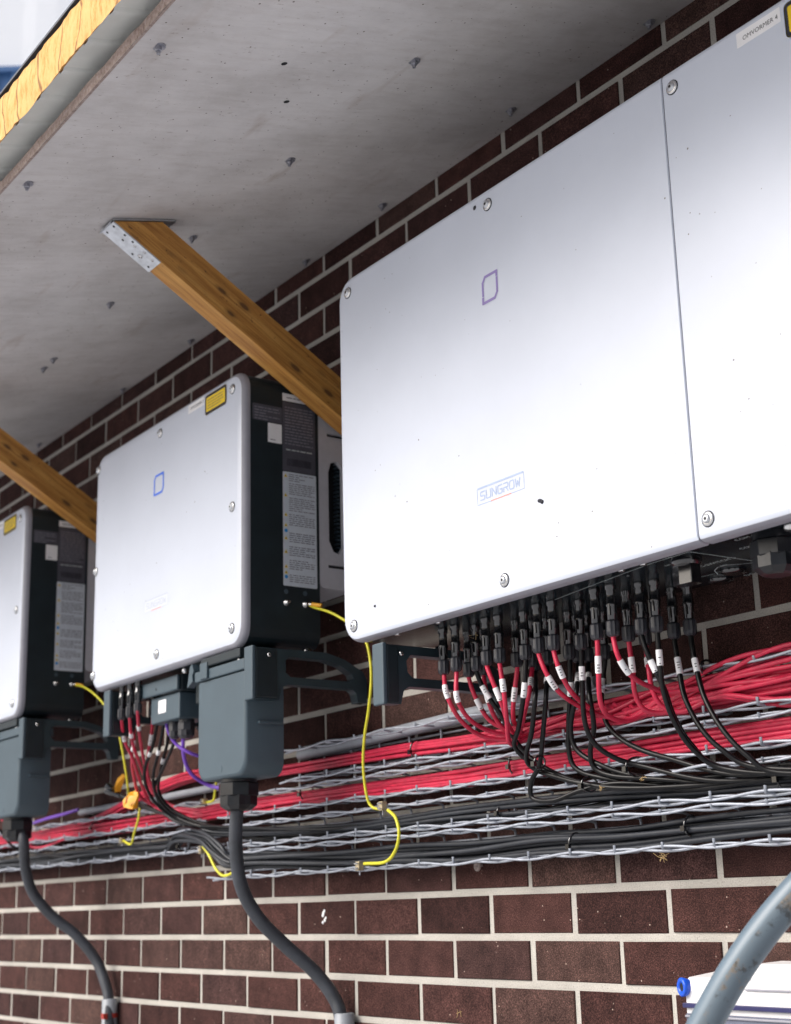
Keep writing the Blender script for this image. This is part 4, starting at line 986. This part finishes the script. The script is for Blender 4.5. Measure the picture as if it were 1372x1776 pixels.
tie(1108, 1330, 0.124, 0.066, 'cable tie gathering the black cables below the red heap', y=-.3)
tie(1022, 1360, 0.074, 0.053, 'cable tie where the black cables enter the third tray', y=-.4)
tie(936, 1322, 0.050, 0.045, 'cable tie knotting the black pigtails together', y=-.58)
tie(1226, 1158, 0.060, 0.050, 'cable tie at the top of the red heap', y=-.27)
tie(320, 1465, 0.074, 0.066, 'cable tie around the dark grey bundle at the end of the left tray')
tie(1200, 1432, 0.074, 0.066, 'cable tie around the lowest bundle, below the black bundle at the right')

# ------------------------------------------------------------------ orange tag with loose plugs
c = at(222, 1372, -.5)
root = thing('orange_tag', 'curled orange yellow plastic tag tied to the left bundle', 'tag', tuple(c))
def sheet(pts2, y0, bend, mt):
    b = MB(); vs = []; n = len(pts2)
    for k, (px, py, yy) in enumerate(pts2): vs.append(at(px, py, yy))
    back = [v+Vector((0, .012, 0)) for v in vs]
    b.add(vs+back, [tuple(range(n)), tuple(reversed(range(n, 2*n)))]+[(i, (i+1) % n, n+(i+1) % n, n+i) for i in range(n)], mt)
    return b
build(sheet([(213, 1342, -.52), (216, 1346, -.50), (211, 1360, -.48), (206, 1378, -.50), (200, 1376, -.55), (199, 1364, -.58), (204, 1350, -.56)], -.5, 0, M['orange']), 'tag_flap', root)
build(sheet([(225, 1374, -.50), (233, 1372, -.47), (238, 1366, -.45), (239, 1380, -.47), (237, 1402, -.5), (229, 1404, -.56), (222, 1402, -.6), (214, 1400, -.6), (213, 1388, -.58), (220, 1380, -.55)], -.5, 0, M['orange']), 'tag_body', root)
b = MB(); p = at(220, 1388, -.6); b.lathe(tuple(p), (-.3, -1, 0), [(0, .035), (.01, .03)], M['rust'], 10); build(b, 'rust_mark', root)
for k, (q0, q1, lab) in enumerate((((184, 1370), (208, 1380), 'loose black plug with round open end beside the orange tag'), ((184, 1362), (206, 1376), 'loose black plug lying behind the other one beside the orange tag'))):
    a, c = at(q0[0], q0[1], -.62), at(q1[0], q1[1], -.5); b = MB(); d = c-a
    b.lathe(tuple(a), tuple(d), [(0, .040), (.02, .044), (.09, .044), (.1, .034), (d.length, .03)], M['blackp'], 12)
    b.lathe(tuple(a-d.normalized()*.001), tuple(-d), [(0, .028), (.001, .028)], M['hole'], 12)
    lo_ = build(b, 'loose_plug', loc=tuple(a)); tag(lo_, lab, 'plug')
    b = MB(); tube(b, [c, at(222, 1386, -.48), at(246, 1396+k*4, -.45), at(285, 1412, -.42), at(330, 1430, -.36), (7.6, -.25, .98), (8.4, -.2, .97)], .0165, M['black'], 8); build(b, 'lead', lo_)

# ------------------------------------------------------------------ small things on the wall
def shell(px, py, y, r, label):
    c = at(px, py, y); b = MB(); n = 40; pts = []
    for k in range(n):
        a = k/n*2*math.pi*2.2; rr = r*(1-k/n)**.8; pts.append((c.x+rr*math.cos(a), y-.3*r*k/n, c.z+rr*math.sin(a)))
    tube(b, pts, lambda f: r*.52*(1-f)+.003, M['shell'], 8, 1); tag(build(b, 'snail_shell', loc=tuple(c)), label, 'snail shell')
shell(829, 1503, -.05, .034, 'larger pinkish snail shell on the wall just under the lowest tray')
shell(798, 1468, -.06, .026, 'small grey snail shell above the lowest bundle')
def wscrew(px, py, label, r=.05):
    c = at(px, py, -.01); b = MB(); b.lathe((c.x, .0, c.z), (0, -1, 0), [(0, r), (.012, r)], M['steel'], 18); b.lathe((c.x, -.0125, c.z), (0, -1, 0), [(0, r*.5), (.03, r*.45), (.035, r*.2)], M['boltd'], 12)
    tag(build(b, 'wall_screw', loc=tuple(c)), label, 'screw', 'screws holding the trays to the wall')
wscrew(1338, 1418, 'screw with a broad washer above the lowest bundle at the right edge')
wscrew(537, 1325, 'screw in the wall beside the junction box, above the upper red bundle', .035)
wscrew(750, 1415, 'screw head above the thin cables in the third tray', .035)
wscrew(440, 1497, 'screw in the wall right of the grey power cable', .03)
def straw(px, py, y, n, sz, label, seed):
    rd = random.Random(seed); c = at(px, py, y); b = MB()
    for k in range(n):
        d = Vector((rd.uniform(-1, 1), rd.uniform(-.3, .3), rd.uniform(-.9, .5))).normalized()*sz*rd.uniform(.5, 1); o_ = Vector((rd.uniform(-sz, sz)*.5, 0, rd.uniform(-sz, sz)*.2))
        tube(b, [c+o_-d*.5, c+o_+Vector((rd.uniform(-.01, .01), 0, rd.uniform(-.01, .01))), c+o_+d*.5], .0022, M['straw'], 4, 3)
    tag(build(b, 'straw_wisp', loc=tuple(c)), label, 'straw')
straw(1147, 1486, -.30, 9, .075, 'wisp of dry straw hanging under the lowest tray', 3)
straw(1115, 1350, -.36, 6, .045, 'tuft of dry straw among the black cables', 4)
straw(823, 1103, -.8, 4, .07, 'dry stalks caught between the plugs under the large cabinet', 6)
straw(1045, 1366, -.42, 3, .05, 'single dry stalks hanging from the black cable tie', 8)
straw(797, 1758, -.01, 3, .07, 'dry stalk on a brick at the bottom of the picture', 9)
straw(566, 1722, -.01, 3, .07, 'dry stalk on the wall beside the thick grey cable', 10)
b = MB(); rd = random.Random(9)
for k in range(6):
    c = at(563+rd.uniform(-3, 3), 1592+(k-3)*4, -.002); b.lathe((c.x, -.002, c.z), (0, -1, 0), [(0, .02*rd.uniform(.6, 1.1)), (.006, .012), (.008, .004)], M['lime'], 8)
tag(build(b, 'white_splash', loc=tuple(at(563, 1592, 0))), 'white bird dropping on a brick right of the thick grey cable', 'dropping')

# ------------------------------------------------------------------ neighbouring barn seen past the roof edge
def barn():
    root = thing('barn', 'tall barn with white cladding over a blue band, top left', 'barn', (-38, 14, ZG))
    X = -35.0; zb = 34.9; zt = 52
    ca, sa = math.cos(math.radians(-35)), math.sin(math.radians(-35))
    def rot(b):
        b.v = [Vector((X+(v[0]-X)*ca-(v[1]-11)*sa, 11+(v[0]-X)*sa+(v[1]-11)*ca, v[2])) for v in b.v]; return b
    def clad(y0, y1, z0, z1, mt, pitch, dep):
        b = MB(); y = y0; prof = []
        while y < y1: prof += [(y, 0), (y+pitch*.12, dep), (y+pitch*.30, dep), (y+pitch*.42, 0)]; y += pitch
        vs = [(X+d, yy, zz) for yy, d in prof for zz in (z0, z1)]
        b.add(vs, [(2*i, 2*i+2, 2*i+3, 2*i+1) for i in range(len(prof)-1)], mt); return b
    build(rot(clad(-12, 45, zb+.1, zt, M['cladw'], 4.76, .03)), 'white_cladding', root, fixn=False)
    build(rot(clad(-12, 45, ZG, zb-.1, M['cladb'], .9, .18)), 'blue_cladding', root, fixn=False)
    b = MB(); b.box((X-.05, -12, zb-.12), (X+.25, 45, zb+.12), M['cladb']); build(rot(b), 'trim_strip', root)
    b = MB(); b.box((X-60, -11.9, ZG), (X-.2, 45, zt-.1), M['cladw']); build(rot(b), 'walls', root)
    b = MB(); b.prism([[(-13, zt), (16, zt+8), (46, zt), (46, zt+.6), (16, zt+8.6), (-13, zt+.6)]], 'x', X-61, X+1.5, M['roofd']); build(rot(b), 'roof', root)
barn()
